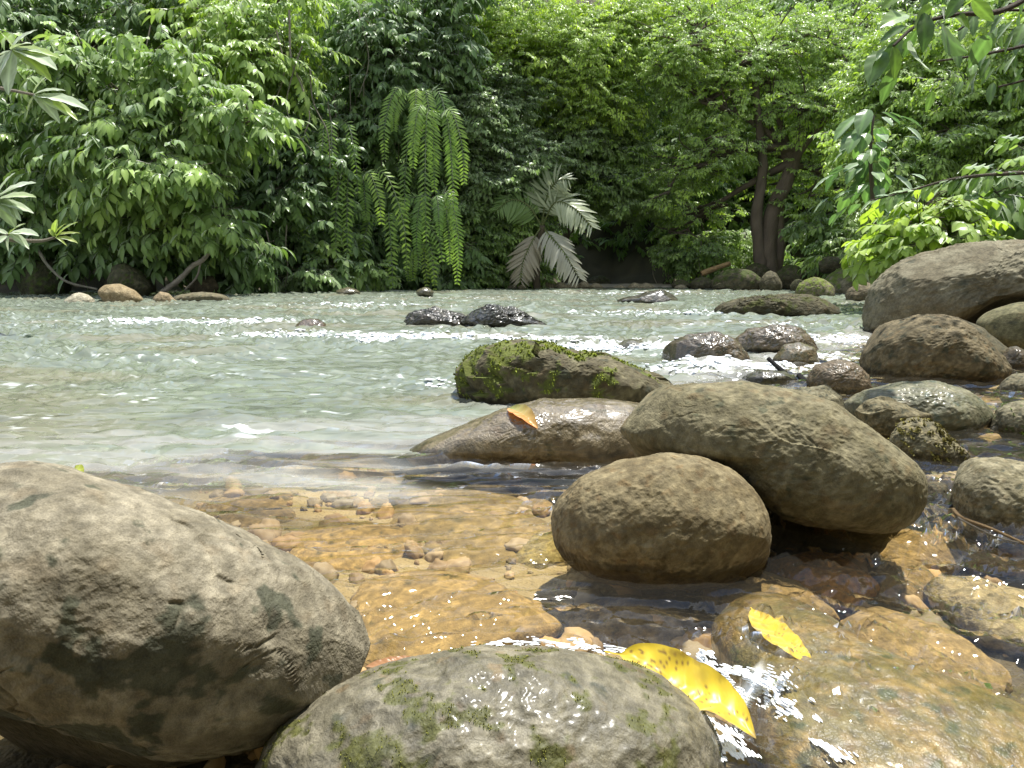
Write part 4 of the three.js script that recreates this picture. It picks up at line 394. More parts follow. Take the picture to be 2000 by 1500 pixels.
const kinds = {
  droop: [1, 2, 3].map((s) => sprig(s, 8, 0.34, 0.19, 0.078, 0.85, 0.85)),
  glossy: [4, 5, 6].map((s) => sprig(s, 10, 0.3, 0.13, 0.055, 0.6, 0.9)),
  fine: [7, 8, 9].map((s) => spray(s, 6, 0.085, 0.045)),
  round: [10, 11].map((s) => sprig(s, 7, 0.26, 0.15, 0.115, 0.5, 1.0)),
};
const green = leafMat({ t: 0.55, coat: 0.6, cr: 0.26 }), variants = new Map();
const greenOf = (c, s) => { const k = c.map((q) => Math.round(q * 200)).join() + s; if (!variants.has(k)) { const m = green.clone(); m.color.setRGB(...c); variants.set(k, m); } return variants.get(k); };
const bandOf = (a, b, t) => a.map((q, i) => mix(q, b[i], t));
const CAM = camera.position;
function plant(name, label, o) {
  const r = rngOf(o.seed), root = new THREE.Group(); root.position.set(...o.base);
  const blobs = []; for (const b of o.blobs) { blobs.push(b); if (o.own !== 0) for (let k = 0; k < 4; k++) { const a = r() * 6.283, e = r() * 2 - 1; blobs.push([b[0] + Math.cos(a) * b[3] * 0.85, b[1] + e * b[4] * 0.8, b[2] + Math.sin(a) * b[5] * 0.6, b[3] * (0.35 + 0.3 * r()), b[4] * (0.35 + 0.3 * r()), b[5] * 0.55, 1, b]); } }
  const b0 = V(o.base), rel = (p) => p.clone().sub(b0), big = o.blobs[0], spots = [];
  const mid = o.trunk ? o.trunk.map(V).map(rel) : [new THREE.Vector3(0, -0.25, 0), new THREE.Vector3(0.1 * (r() - 0.5), (big[1] - o.base[1]) * 0.4, 0.1 * (r() - 0.5)), rel(V(big)).multiplyScalar(0.75)];
  const tr = o.r ?? 0.06; if (tr) part(root, 'trunk', tube(mid, tr, tr * 0.45, 9, 16, 1, 0.2), o.bark ?? bark);
  const end = mid[mid.length - 1], fork = mid[Math.max(1, mid.length - 2)];
  for (const b of blobs) {
    const c = rel(V(b)), G = new Geo(), from = b[7] ? rel(V(b[7])) : fork.clone().lerp(end, r()), k = new THREE.Vector3().lerpVectors(from, c, 0.55).add(new THREE.Vector3(0.15 * (r() - 0.5), 0.15 * b[4], 0.15 * (r() - 0.5)));
    if (tr) tubeInto(G, [from, k, c], tr * (b[7] ? 0.12 : 0.4), tr * (b[7] ? 0.07 : 0.14), 6, 10, 1, 0.15);
    for (let q = 0; q < (b[7] ? 3 : o.twigs ?? 7); q++) { const a = r() * 6.283, e = r() * 1.6 - 0.6, d = new THREE.Vector3(Math.cos(a) * b[3], e * b[4], Math.sin(a) * b[5]).multiplyScalar(0.85), m = c.clone().addScaledVector(d, 0.5); m.y += 0.12 * b[4]; const s = k.clone().lerp(c, r()); tubeInto(G, [s, m, c.clone().add(d)], Math.max(0.006, tr * 0.14), 0.004, 4, 7, 1, 0.1); }
    if (G.i.length) part(root, 'limb', G.build(), o.bark ?? bark);
    const n = Math.round((o.dens ?? 90) * Math.PI * b[3] * b[4] * (b[6] ?? 1));
    for (let q = 0; q < n; q++) {
      const u = r() * 2 - 1, a = r() * 6.283, s = Math.sqrt(1 - u * u), d = new THREE.Vector3(s * Math.cos(a), u, s * Math.sin(a)), lump = 0.8 + 0.5 * n3(d.x * 2.1 + o.seed, d.y * 2.1, d.z * 2.1 + b[0]), rr = Math.pow(r(), 0.42) * lump;
      const p = new THREE.Vector3(c.x + d.x * b[3] * rr, c.y + d.y * b[4] * rr, c.z + d.z * b[5] * rr); if (p.y + o.base[1] < (o.floor ?? 0.12)) continue;
      spots.push({ p, d, rr, yaw: Math.atan2(-d.z, d.x) + (r() - 0.5) * 2.2, pit: -0.3 + (r() - 0.5) * 0.9 + 0.25 * d.y, roll: (r() - 0.5) * 0.8, s: (o.size ?? 1) * (0.7 + 0.6 * r()), t: r() < 0.16 ? 1.6 : clamp(0.5 + 0.6 * n3(p.x * 0.9, p.y * 0.9, p.z * 0.9 + o.seed) + 0.6 * (r() - 0.5)), v: Math.floor(r() * 16), front: rr + 0.5 * (d.z) + 0.2 * r() });
    }
  }
  spots.sort((a, b) => b.front - a.front);
  const shapes = [...kinds[o.leaf], ...(o.alt === null ? [] : kinds[o.alt ?? { droop: 'glossy', glossy: 'droop', fine: 'glossy', round: 'droop' }[o.leaf]].slice(0, 1))], q = new THREE.Quaternion(), e = new THREE.Euler(), M = new THREE.Matrix4(), own = Math.min(o.own ?? 60, spots.length);
  for (const s of spots.slice(0, own)) { const m = part(root, 'leafy_sprig', shapes[s.v % shapes.length], greenOf(bandOf(o.c0, o.c1, Math.round(s.t * 4) / 4), '')); m.position.copy(s.p); m.rotation.set(s.roll, s.yaw, s.pit, 'YZX'); m.scale.setScalar(s.s); }
  shapes.forEach((g, k) => {
    const mine = spots.slice(own).filter((s) => s.v % shapes.length === k), im = new THREE.InstancedMesh(g, green, mine.length), c = new THREE.Color(); if (!mine.length) return;
    mine.forEach((s, i) => { im.setMatrixAt(i, M.compose(s.p, q.setFromEuler(e.set(s.roll, s.yaw, s.pit, 'YZX')), new THREE.Vector3(s.s, s.s, s.s))); im.setColorAt(i, c.setRGB(...bandOf(o.c0, o.c1, s.t))); });
    im.name = 'foliage'; im.userData.kind = 'stuff'; im.castShadow = im.receiveShadow = true; root.add(im);
  });
  return top(root, name, label, o.cat ?? 'shrub', o.group);
}
const onBank = (x, z) => [x, groundY(x, z), z];
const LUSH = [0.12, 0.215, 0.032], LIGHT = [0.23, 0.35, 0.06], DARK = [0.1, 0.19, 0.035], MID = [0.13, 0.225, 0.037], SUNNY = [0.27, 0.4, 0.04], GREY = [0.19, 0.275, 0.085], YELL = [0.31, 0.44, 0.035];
// left bank, from the left edge to the palms
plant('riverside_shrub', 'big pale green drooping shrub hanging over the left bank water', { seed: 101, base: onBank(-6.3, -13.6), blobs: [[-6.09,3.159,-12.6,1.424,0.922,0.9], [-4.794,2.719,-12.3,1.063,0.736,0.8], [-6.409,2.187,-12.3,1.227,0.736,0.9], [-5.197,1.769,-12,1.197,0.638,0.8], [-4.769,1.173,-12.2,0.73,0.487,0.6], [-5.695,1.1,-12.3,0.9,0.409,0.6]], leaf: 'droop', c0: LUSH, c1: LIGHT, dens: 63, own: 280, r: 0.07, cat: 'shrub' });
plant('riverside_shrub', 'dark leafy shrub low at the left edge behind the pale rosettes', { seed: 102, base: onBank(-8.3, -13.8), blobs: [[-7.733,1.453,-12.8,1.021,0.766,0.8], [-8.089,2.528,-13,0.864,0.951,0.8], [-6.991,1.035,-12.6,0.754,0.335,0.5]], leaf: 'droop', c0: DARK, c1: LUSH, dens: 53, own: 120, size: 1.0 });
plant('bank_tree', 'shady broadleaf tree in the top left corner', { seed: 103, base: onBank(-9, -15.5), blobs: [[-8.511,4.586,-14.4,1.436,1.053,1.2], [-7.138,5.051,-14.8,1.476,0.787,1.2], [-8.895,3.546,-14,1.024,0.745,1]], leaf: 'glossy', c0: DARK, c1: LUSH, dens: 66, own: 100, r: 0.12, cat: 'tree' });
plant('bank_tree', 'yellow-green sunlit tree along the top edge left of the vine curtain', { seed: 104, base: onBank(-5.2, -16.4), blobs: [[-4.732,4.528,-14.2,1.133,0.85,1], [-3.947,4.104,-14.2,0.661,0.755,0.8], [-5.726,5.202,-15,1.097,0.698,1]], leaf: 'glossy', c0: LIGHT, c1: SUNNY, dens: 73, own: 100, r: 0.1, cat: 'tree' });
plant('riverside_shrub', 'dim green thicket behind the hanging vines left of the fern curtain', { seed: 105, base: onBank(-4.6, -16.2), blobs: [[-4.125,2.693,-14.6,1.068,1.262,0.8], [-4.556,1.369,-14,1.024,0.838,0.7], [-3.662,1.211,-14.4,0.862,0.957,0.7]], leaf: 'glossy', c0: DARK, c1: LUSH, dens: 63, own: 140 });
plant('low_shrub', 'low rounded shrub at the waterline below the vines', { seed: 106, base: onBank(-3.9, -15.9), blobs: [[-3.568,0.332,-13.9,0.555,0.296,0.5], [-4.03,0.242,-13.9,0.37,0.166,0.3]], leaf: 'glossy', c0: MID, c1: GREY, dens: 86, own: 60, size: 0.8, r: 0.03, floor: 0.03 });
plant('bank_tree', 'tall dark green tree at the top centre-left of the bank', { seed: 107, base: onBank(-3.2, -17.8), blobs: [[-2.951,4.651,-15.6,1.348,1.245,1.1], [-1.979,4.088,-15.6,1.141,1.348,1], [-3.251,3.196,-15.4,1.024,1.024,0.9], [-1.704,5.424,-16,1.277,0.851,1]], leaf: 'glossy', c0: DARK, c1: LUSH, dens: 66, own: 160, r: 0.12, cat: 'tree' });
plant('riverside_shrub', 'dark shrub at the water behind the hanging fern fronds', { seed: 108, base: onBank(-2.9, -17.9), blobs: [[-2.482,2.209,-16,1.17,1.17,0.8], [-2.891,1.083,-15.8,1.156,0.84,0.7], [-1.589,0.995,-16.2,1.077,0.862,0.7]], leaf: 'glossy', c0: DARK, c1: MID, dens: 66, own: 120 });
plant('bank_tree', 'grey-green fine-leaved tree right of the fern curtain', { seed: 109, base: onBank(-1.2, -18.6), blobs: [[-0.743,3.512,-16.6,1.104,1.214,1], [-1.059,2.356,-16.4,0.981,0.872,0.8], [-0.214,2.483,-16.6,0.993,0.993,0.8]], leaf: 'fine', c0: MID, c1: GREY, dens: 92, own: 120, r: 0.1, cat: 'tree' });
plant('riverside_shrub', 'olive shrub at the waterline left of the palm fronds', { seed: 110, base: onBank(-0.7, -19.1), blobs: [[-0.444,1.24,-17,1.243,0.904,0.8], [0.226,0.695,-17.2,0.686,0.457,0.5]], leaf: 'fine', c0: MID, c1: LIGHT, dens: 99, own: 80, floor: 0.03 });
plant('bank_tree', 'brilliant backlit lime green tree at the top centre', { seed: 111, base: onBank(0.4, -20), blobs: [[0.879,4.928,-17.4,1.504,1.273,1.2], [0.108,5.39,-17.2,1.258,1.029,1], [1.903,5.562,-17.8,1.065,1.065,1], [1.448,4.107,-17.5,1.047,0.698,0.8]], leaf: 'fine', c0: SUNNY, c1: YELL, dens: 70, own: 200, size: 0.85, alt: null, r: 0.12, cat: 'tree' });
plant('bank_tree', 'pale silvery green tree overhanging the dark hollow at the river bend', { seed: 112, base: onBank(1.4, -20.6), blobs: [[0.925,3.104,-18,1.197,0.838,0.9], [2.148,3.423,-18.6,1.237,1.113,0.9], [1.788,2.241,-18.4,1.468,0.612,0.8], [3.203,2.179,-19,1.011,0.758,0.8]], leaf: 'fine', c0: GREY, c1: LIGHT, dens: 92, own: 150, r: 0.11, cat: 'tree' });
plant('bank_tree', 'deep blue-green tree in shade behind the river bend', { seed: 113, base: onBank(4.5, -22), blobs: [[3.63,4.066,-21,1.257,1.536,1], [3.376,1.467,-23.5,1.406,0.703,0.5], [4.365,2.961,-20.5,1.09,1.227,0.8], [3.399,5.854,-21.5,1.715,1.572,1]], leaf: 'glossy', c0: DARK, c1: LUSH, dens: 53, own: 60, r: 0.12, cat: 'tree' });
// right of the bend
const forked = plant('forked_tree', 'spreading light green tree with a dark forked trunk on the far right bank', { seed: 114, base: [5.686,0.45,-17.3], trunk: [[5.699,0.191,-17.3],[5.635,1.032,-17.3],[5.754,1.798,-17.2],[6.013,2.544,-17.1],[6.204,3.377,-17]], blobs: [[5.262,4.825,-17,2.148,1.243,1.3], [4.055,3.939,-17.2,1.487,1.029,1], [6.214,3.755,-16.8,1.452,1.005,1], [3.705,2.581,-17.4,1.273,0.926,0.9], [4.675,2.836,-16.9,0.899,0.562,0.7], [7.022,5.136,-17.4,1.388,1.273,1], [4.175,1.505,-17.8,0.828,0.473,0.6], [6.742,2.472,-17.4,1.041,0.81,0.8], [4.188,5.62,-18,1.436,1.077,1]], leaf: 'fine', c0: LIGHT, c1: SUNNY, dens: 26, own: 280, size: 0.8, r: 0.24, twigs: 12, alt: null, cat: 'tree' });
part(forked, 'trunk', tube([[5.528,0.248,-17.2],[5.428,0.918,-17.2],[5.32,1.572,-17.1],[5.374,2.532,-17],[5.209,3.69,-17],[5.043,4.927,-17]].map((p) => V(p).sub(forked.position)), 0.15, 0.05, 8, 24, 1, 0.2), bark);
part(forked, 'trunk', tube([[5.87,0.189,-17.4],[5.906,1.032,-17.3],[5.815,1.688,-17.2],[6.124,2.85,-17],[6.703,3.652,-16.8],[7.351,4.368,-16.8]].map((p) => V(p).sub(forked.position)), 0.16, 0.04, 8, 24, 1, 0.2), bark);
plant('bank_bush', 'shaded undergrowth bush left of the forked trunk', { seed: 115, base: onBank(4.6, -19.9), blobs: [[4.369,0.707,-18,0.838,0.407,0.7], [5.059,0.95,-18.4,0.612,0.416,0.5]], leaf: 'fine', c0: MID, c1: LIGHT, dens: 86, own: 60, r: 0.03 });
plant('bank_bush', 'leafy bush right of the forked trunk above the mossy boulders', { seed: 116, base: onBank(8, -17.5), blobs: [[6.785,1.217,-16.5,0.768,0.603,0.8], [6.697,0.871,-15.5,0.721,0.412,0.6]], leaf: 'glossy', c0: MID, c1: LIGHT, dens: 73, own: 80, r: 0.03 });
plant('bank_tree', 'airy light green tree filling the right background', { seed: 117, base: onBank(8.2, -13.6), blobs: [[7.085,2.885,-13.2,1.141,0.878,1.1], [7.571,2.278,-12.4,0.907,0.907,1], [6.548,1.961,-13,0.951,0.691,0.9], [7.732,3.95,-13.6,1.266,0.814,1], [6.92,4.069,-14.4,0.862,0.862,0.9], [8.099,3.342,-12.4,0.907,0.989,1]], leaf: 'fine', c0: LIGHT, c1: SUNNY, dens: 73, own: 160, r: 0.1, cat: 'tree' });
plant('bright_bush', 'glowing yellow-green broad-leaved bush above the giant boulder', { seed: 118, base: onBank(4.9, -8.9), blobs: [[3.812,0.841,-7.4,0.541,0.295,0.5], [4.05,0.692,-7.2,0.527,0.239,0.5], [3.68,0.612,-7.8,0.363,0.207,0.45], [3.997,1.07,-7.6,0.303,0.177,0.4]], leaf: 'round', c0: SUNNY, c1: [0.34, 0.48, 0.04], alt: null, dens: 110, own: 260, size: 0.75, r: 0.03, floor: 0.3 });
plant('bank_bush', 'mid green bush cut by the right edge above the giant boulder', { seed: 119, base: onBank(5.8, -8.4), blobs: [[4.998,0.975,-8,0.479,0.372,0.6], [5.321,1.38,-8,0.479,0.479,0.6]], leaf: 'round', c0: MID, c1: LIGHT, dens: 59, own: 160, size: 0.9, r: 0.04 });
for (const [label, seed, base, blobs, leaf, c0, c1] of [
  ['leafy fringe at the waterline left of the low shrub', 140, onBank(-5.0, -15.2), [[-4.596,0.51,-13.2,0.614,0.351,0.5], [-5.033,0.715,-12.8,0.511,0.255,0.5]], 'droop', DARK, LUSH],
  ['leafy fringe drooping to the water below the shaded fern', 141, onBank(-3.2, -16.6), [[-2.841,0.422,-14.4,0.67,0.326,0.5], [-3.397,0.749,-14.4,0.479,0.383,0.5]], 'glossy', MID, LIGHT],
  ['leafy fringe at the waterline under the fern curtain', 142, onBank(-2.2, -17.5), [[-2.183,0.368,-15.8,0.63,0.294,0.5], [-1.473,0.419,-16,0.638,0.362,0.5]], 'glossy', DARK, LUSH],
  ['leafy fringe at the waterline left of the palm trunk', 143, onBank(-1.0, -18.4), [[-0.764,0.418,-16.6,0.662,0.375,0.5], [0,0.362,-17,0.565,0.316,0.5]], 'fine', MID, LIGHT],
  ['dark leafy fringe over the recess in the far left corner', 144, onBank(-8.6, -13.6), [[-7.754,0.793,-12.6,0.754,0.335,0.5], [-6.553,0.709,-12.5,0.748,0.233,0.5], [-5.703,0.63,-12.6,0.503,0.201,0.4]], 'droop', DARK, MID]])
  plant('waterside_fringe', label, { seed, base, blobs, leaf, c0, c1, dens: 80, own: 70, r: 0.025, floor: 0.05 });
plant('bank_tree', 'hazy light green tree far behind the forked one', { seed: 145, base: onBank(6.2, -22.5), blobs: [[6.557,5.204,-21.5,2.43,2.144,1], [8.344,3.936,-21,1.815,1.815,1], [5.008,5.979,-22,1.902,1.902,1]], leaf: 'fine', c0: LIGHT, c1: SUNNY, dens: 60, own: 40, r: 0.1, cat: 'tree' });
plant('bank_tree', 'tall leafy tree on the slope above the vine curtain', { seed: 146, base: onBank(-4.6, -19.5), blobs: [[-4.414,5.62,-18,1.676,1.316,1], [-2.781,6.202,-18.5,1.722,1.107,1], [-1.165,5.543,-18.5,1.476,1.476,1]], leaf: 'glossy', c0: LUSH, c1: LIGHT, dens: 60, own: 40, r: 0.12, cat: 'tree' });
// wood covering the slopes above, read as one mass
{
  const r = rngOf(201), spots = []; for (let k = 0; k < 60000 && spots.length < 17000; k++) { const x = (r() * 2 - 1) * 22, z = -12 - 18 * r(), s = shoreDist(x, z); if (s > 0.9 && s < 13 && (x < 9 || z < -14) && !(x > 1.4 && x < 4.6 && s < 1.7)) spots.push([x, groundY(x, z) + 0.15 + 1.9 * r() * r() * Math.min(1, s / 2.5), z]); }
  const M = new THREE.Matrix4(), q = new THREE.Quaternion(), e = new THREE.Euler(), c = new THREE.Color(), im = new THREE.InstancedMesh(kinds.glossy[0], green, spots.length);
  spots.forEach((p, i) => { const s = 1.1 + 0.9 * r(); im.setMatrixAt(i, M.compose(V(p), q.setFromEuler(e.set((r() - 0.5), r() * 6.3, -0.2 + 0.8 * (r() - 0.5), 'YZX')), new THREE.Vector3(s, s, s))); im.setColorAt(i, c.setRGB(...bandOf(LUSH, LIGHT, clamp(0.4 + 0.6 * n3(p[0] * 0.4, p[1] * 0.4, p[2] * 0.4) + 0.6 * (r() - 0.5))))); });
  im.name = 'hillside_wood'; tag(im, 'dense green undergrowth covering the slopes behind the bank trees', 'undergrowth', null, 'stuff'); im.castShadow = im.receiveShadow = true; scene.add(im);
}
// trees behind and beside the viewer, which darken the near faces of the stones
plant('bank_tree', 'shade tree on the near bank behind the viewpoint', { seed: 130, base: onBank(0.8, 4.2), blobs: [[0.5, 2.8, 3.4, 2.4, 2.2, 1.4], [-2.4, 3.0, 3.7, 2.2, 2.2, 1.3], [2.9, 2.6, 2.4, 1.6, 2.0, 1.4], [0, 5.0, 3.6, 2.6, 1.4, 1.6]], leaf: 'droop', c0: DARK, c1: LUSH, dens: 59, own: 0, r: 0.14, cat: 'tree' });
plant('bank_tree', 'tall shade tree on the right bank outside the frame', { seed: 132, base: onBank(4.6, -1.6), blobs: [[4.6, 3.6, -1.8, 1.7, 1.9, 2.0], [5.0, 4.4, 0.6, 1.8, 2.0, 1.8], [5.2, 3.4, -3.6, 1.2, 1.6, 1.2]], leaf: 'droop', c0: DARK, c1: LUSH, dens: 53, own: 0, r: 0.14, cat: 'tree' });
plant('bank_bush', 'low thicket on the near bank behind the viewpoint', { seed: 131, base: onBank(0.3, 3.2), blobs: [[-1.6, 0.9, 3.3, 2.0, 1.1, 0.7], [1.4, 0.9, 2.6, 1.7, 1.1, 0.7], [3.3, 1.0, 1.2, 0.9, 1.2, 1.2], [-4.4, 0.9, 3.4, 1.6, 1.2, 0.7]], leaf: 'droop', c0: DARK, c1: LUSH, dens: 73, own: 0, r: 0.05 });

// pinnate fronds
const stemMat = new THREE.MeshStandardMaterial({ color: new THREE.Color(0.12, 0.14, 0.04), roughness: 0.8, vertexColors: true });
function frondInto(G, pts, pairs, L, W, o = {}) {
  const C = new THREE.CatmullRomCurve3(pts.map((p) => p.isVector3 ? p : V(p))), t = new THREE.Vector3(), s = new THREE.Vector3(), u = new THREE.Vector3(), x = new THREE.Vector3(), M = new THREE.Matrix4(), face = V(o.face ?? [0, 0.6, 1]), r = rngOf(o.seed ?? 1);
  const out = [];
  for (let k = 0; k < pairs; k++) for (const e of [-1, 1]) {
    const q = (o.bare ?? 0.12) + (1 - (o.bare ?? 0.12)) * ((k + 0.3 + 0.2 * r()) / pairs), p = C.getPointAt(Math.min(1, q)); C.getTangentAt(Math.min(1, q), t); s.crossVectors(t, face).normalize().multiplyScalar(e); u.crossVectors(s, t).multiplyScalar(e * -1); if (u.dot(face) < 0) u.negate();
    x.copy(s).multiplyScalar(1).addScaledVector(t, o.lean ?? 0.45).addScaledVector(new THREE.Vector3(0, -1, 0), (o.sag ?? 0.3) * (0.6 + 0.8 * r())).add(new THREE.Vector3((r() - 0.5) * 0.3, (r() - 0.5) * 0.3, (r() - 0.5) * 0.5)).normalize();
    const z = new THREE.Vector3().crossVectors(x, u).normalize(), y = new THREE.Vector3().crossVectors(z, x); M.makeBasis(x, y, z).setPosition(p);
    const l = L * (0.45 + 0.75 * Math.sin(Math.PI * Math.min(0.97, 0.12 + 0.86 * q))) * (0.9 + 0.2 * r());
    if (o.each) out.push([M.clone(), l]); else leafInto(G, M, l, W, 0.15, 0.2, 3, 0.85 + 0.3 * r());
  }
  return out;
}
function fern(label, list, o) {
  const root = new THREE.Group(); root.position.set(...list[0][0]); const r = rngOf(o.seed);
  list.forEach((pts, k) => { const rel = pts.map((p) => V(p).sub(root.position)); part(root, 'frond', (() => { const G = new Geo(); tubeInto(G, rel, 0.008, 0.003, 4, 14, 0.6); frondInto(G, rel, o.pairs, o.L, o.W, { ...o, seed: o.seed + k }); return G.build(); })(), greenOf(bandOf(o.c0, o.c1, Math.round(r() * 4) / 4), '')); });
  return top(root, 'hanging_fern', label, 'fern', o.group);
}
const hang = (x, y, d, dx, dy, n, seed) => { const r = rngOf(seed), s = d / 1504; return Array.from({ length: n }, (_, k) => { const a = (k / Math.max(1, n - 1) - 0.5) * 2, L = dy * s * (0.4 + 0.8 * r()), w = (a + 0.5 * (r() - 0.5)) * dx * s, z = 0.5 * (r() - 0.3); return [[x, y, -d], [x + w * 0.6, y + 0.1 + 0.1 * r(), -d + 0.3 + z], [x + w, y - L * 0.45, -d + 0.5 + z], [x + w * 1.05, y - L, -d + 0.45 + z]]; }); };
const FERN0 = [0.13, 0.25, 0.03], FERN1 = [0.24, 0.38, 0.04];
fern('bright tall fern curtain hanging in the middle of the left bank', [...hang(-1.721,3.447, 15, 60, 130, 5, 61), ...hang(-1.42,3.089, 14.8, 45, 210, 6, 62)], { seed: 61, pairs: 30, L: 0.15, W: 0.036, c0: FERN0, c1: FERN1 });
fern('bright fern fronds falling towards the water below the tall fern curtain', hang(-1.442,1.61, 14.8, 60, 130, 7, 63), { seed: 63, pairs: 26, L: 0.13, W: 0.036, c0: FERN0, c1: FERN1 });
fern('shaded fern fronds hanging left of the tall fern curtain', hang(-2.834,1.963, 14.6, 80, 140, 6, 64), { seed: 64, pairs: 22, L: 0.14, W: 0.04, c0: FERN0, c1: FERN1 });
fern('dark fern fronds low over the water left of the yellow-green ones', hang(-2.348,1.243, 15, 110, 110, 6, 65), { seed: 65, pairs: 20, L: 0.14, W: 0.04, c0: FERN0, c1: FERN1 });
fern('yellow-green fern tuft touching the water below the fern curtain', hang(-1.845,0.667, 15.2, 40, 55, 5, 66), { seed: 66, pairs: 16, L: 0.1, W: 0.035, c0: FERN1, c1: YELL });
fern('small dark fern high in the vines left of the tall fern curtain', hang(-3.184,2.84, 14.4, 50, 110, 4, 67), { seed: 67, pairs: 20, L: 0.12, W: 0.035, c0: FERN0, c1: FERN1 });
{ // palm with long drooping fronds over the dark hollow
  const root = new THREE.Group(); root.position.set(0.626,1.296,-16);
  const unit = (() => { const G = new Geo(); leafInto(G, new THREE.Matrix4(), 1, 0.16, 0.25, 0.35, 4, 1); return G.build(); })();
  const fr = [[[[0.626,1.296,-16],[0.866,1.73,-15.7],[1.201,1.608,-15.4],[1.567,1.205,-15.2]], [0.46, 0.5, 0.32]], [[[0.647,1.245,-16],[0.713,1.125,-15.6],[1.003,0.767,-15.3],[1.313,0.224,-15.1]], [0.44, 0.43, 0.33]], [[[0.605,1.296,-16],[0.717,1.888,-15.8],[0.908,2.145,-15.6],[1.122,2.154,-15.5]], [0.3, 0.34, 0.2]], [[[0.585,1.245,-16],[0.411,0.978,-15.7],[0.224,0.571,-15.5],[0.162,0.169,-15.4]], [0.34, 0.3, 0.2]], [[[0.605,1.275,-16],[0.308,1.688,-15.8],[0,1.78,-15.7],[-0.304,1.573,-15.6]], [0.16, 0.26, 0.05]]];
  fr.forEach(([pts, c], k) => { const rel = pts.map((p) => V(p).sub(root.position)), f = part(root, 'frond', tube(rel, 0.018, 0.006, 5, 14), stemMat), mat = greenOf(c, 'p'); for (const [M, l] of frondInto(null, rel, 20, 0.4, 0, { each: true, bare: 0.2, lean: 0.6, sag: 0.5, face: [0, 0.5, 1], seed: 70 + k })) { const m = part(f, 'leaflet', unit, mat); M.decompose(m.position, m.quaternion, m.scale); m.scale.setScalar(l); } });
  part(root, 'trunk', tube([[-0.1, -1.4, -0.4], [-0.1, -0.7, -0.3], [0, 0, 0]], 0.08, 0.06, 8, 10, 1, 0.2), bark);
  top(root, 'palm', 'palm with pale feathery fronds drooping over the dark hollow', 'palm');
}
// big single leaves on near branches
const bigLeaf = (() => { const G = new Geo(); const nu = 10; const p = [], m = 3; for (let i = 0; i <= nu; i++) { const t = i / nu, w = 0.5 * Math.pow(Math.sin(Math.PI * Math.pow(Math.min(0.985, t * 0.97 + 0.015), 0.85)), 0.8); for (let j = -m; j <= m; j++) { const a = j / m; p.push(G.v(t, -0.22 * t * t + 0.1 * Math.abs(a) * w + 0.012 * Math.sin(t * 40 + Math.abs(a) * 4) * Math.abs(a), a * w, j === 0 ? 1.5 : 0.92 + 0.16 * Math.sin(t * 44 + Math.abs(a) * 6), t, a)); } } for (let i = 0; i < nu; i++) for (let j = 0; j < 2 * m; j++) { const b = i * (2 * m + 1) + j; G.q(b, b + 1, b + 2 * m + 2, b + 2 * m + 1); } return G.build(); })();
function hangLeaf(root, a, b, w, c, face) { const A = V(a).sub(root.position), x = V(b).sub(V(a)), l = x.length(); x.normalize(); const u = V(face), z = new THREE.Vector3().crossVectors(x, u).normalize(), y = new THREE.Vector3().crossVectors(z, x), m = part(root, 'leaf', bigLeaf, greenOf(c, 'b')); m.quaternion.setFromRotationMatrix(new THREE.Matrix4().makeBasis(x, y, z)); m.position.copy(A); m.scale.set(l, l, l * w); return m; }
{ // branch hanging in at the top right
  const root = new THREE.Group(); root.position.set(1.813,1.416,-2.7);
  const bp = [[1.813,1.416,-2.7],[1.533,1.243,-2.55],[1.321,1.197,-2.45],[1.191,1.154,-2.4],[1.109,1.086,-2.36]]; part(root, 'branch', tube(bp.map((p) => V(p).sub(root.position)), 0.012, 0.004, 7, 24, 1, 0.1), bark);
  const L = [[[1.208,1.189,-2.4],[1.209,1.083,-2.36]],[[1.245,1.21,-2.42],[1.154,1.146,-2.385]],[[1.294,1.217,-2.44],[1.263,1.168,-2.41]],[[1.327,1.212,-2.46],[1.374,1.164,-2.435]],[[1.187,1.139,-2.48],[1.133,1.045,-2.46]],[[1.108,1.093,-2.4],[1.074,1.045,-2.485]],[[1.158,1.047,-2.42],[1.143,0.968,-2.51]],[[1.199,1.122,-2.44],[1.193,0.998,-2.36]],[[1.121,1.098,-2.46],[1.059,1.006,-2.385]],[[1.197,1.209,-2.48],[1.101,1.176,-2.41]],[[1.158,1.151,-2.4],[1.098,1.129,-2.435]],[[1.239,1.099,-2.42],[1.255,1.056,-2.46]],[[1.212,1.151,-2.44],[1.193,1.089,-2.485]],[[1.411,1.031,-2.46],[1.404,0.993,-2.51]],[[1.309,1.17,-2.48],[1.285,1.057,-2.36]],[[1.127,1.096,-2.4],[1.142,1.006,-2.385]],[[1.33,1.245,-2.42],[1.284,1.185,-2.41]],[[1.373,1.237,-2.44],[1.436,1.178,-2.435]],[[1.273,1.287,-2.46],[1.217,1.222,-2.46]],[[1.192,1.279,-2.48],[1.12,1.237,-2.485]],[[1.405,1.125,-2.4],[1.428,1.081,-2.51]]];
  const r = rngOf(88); L.forEach(([a, b], k) => hangLeaf(root, a, b, 0.42 + 0.1 * r(), k % 2 ? [0.17, 0.3, 0.035] : [0.1, 0.2, 0.035], [0.5 * (r() - 0.5), 0.55, 0.7 * (r() > 0.3 ? 1 : -1)]));
  top(root, 'overhanging_branch', 'near branch of large dark glossy leaves hanging in at the top right', 'branch');
}
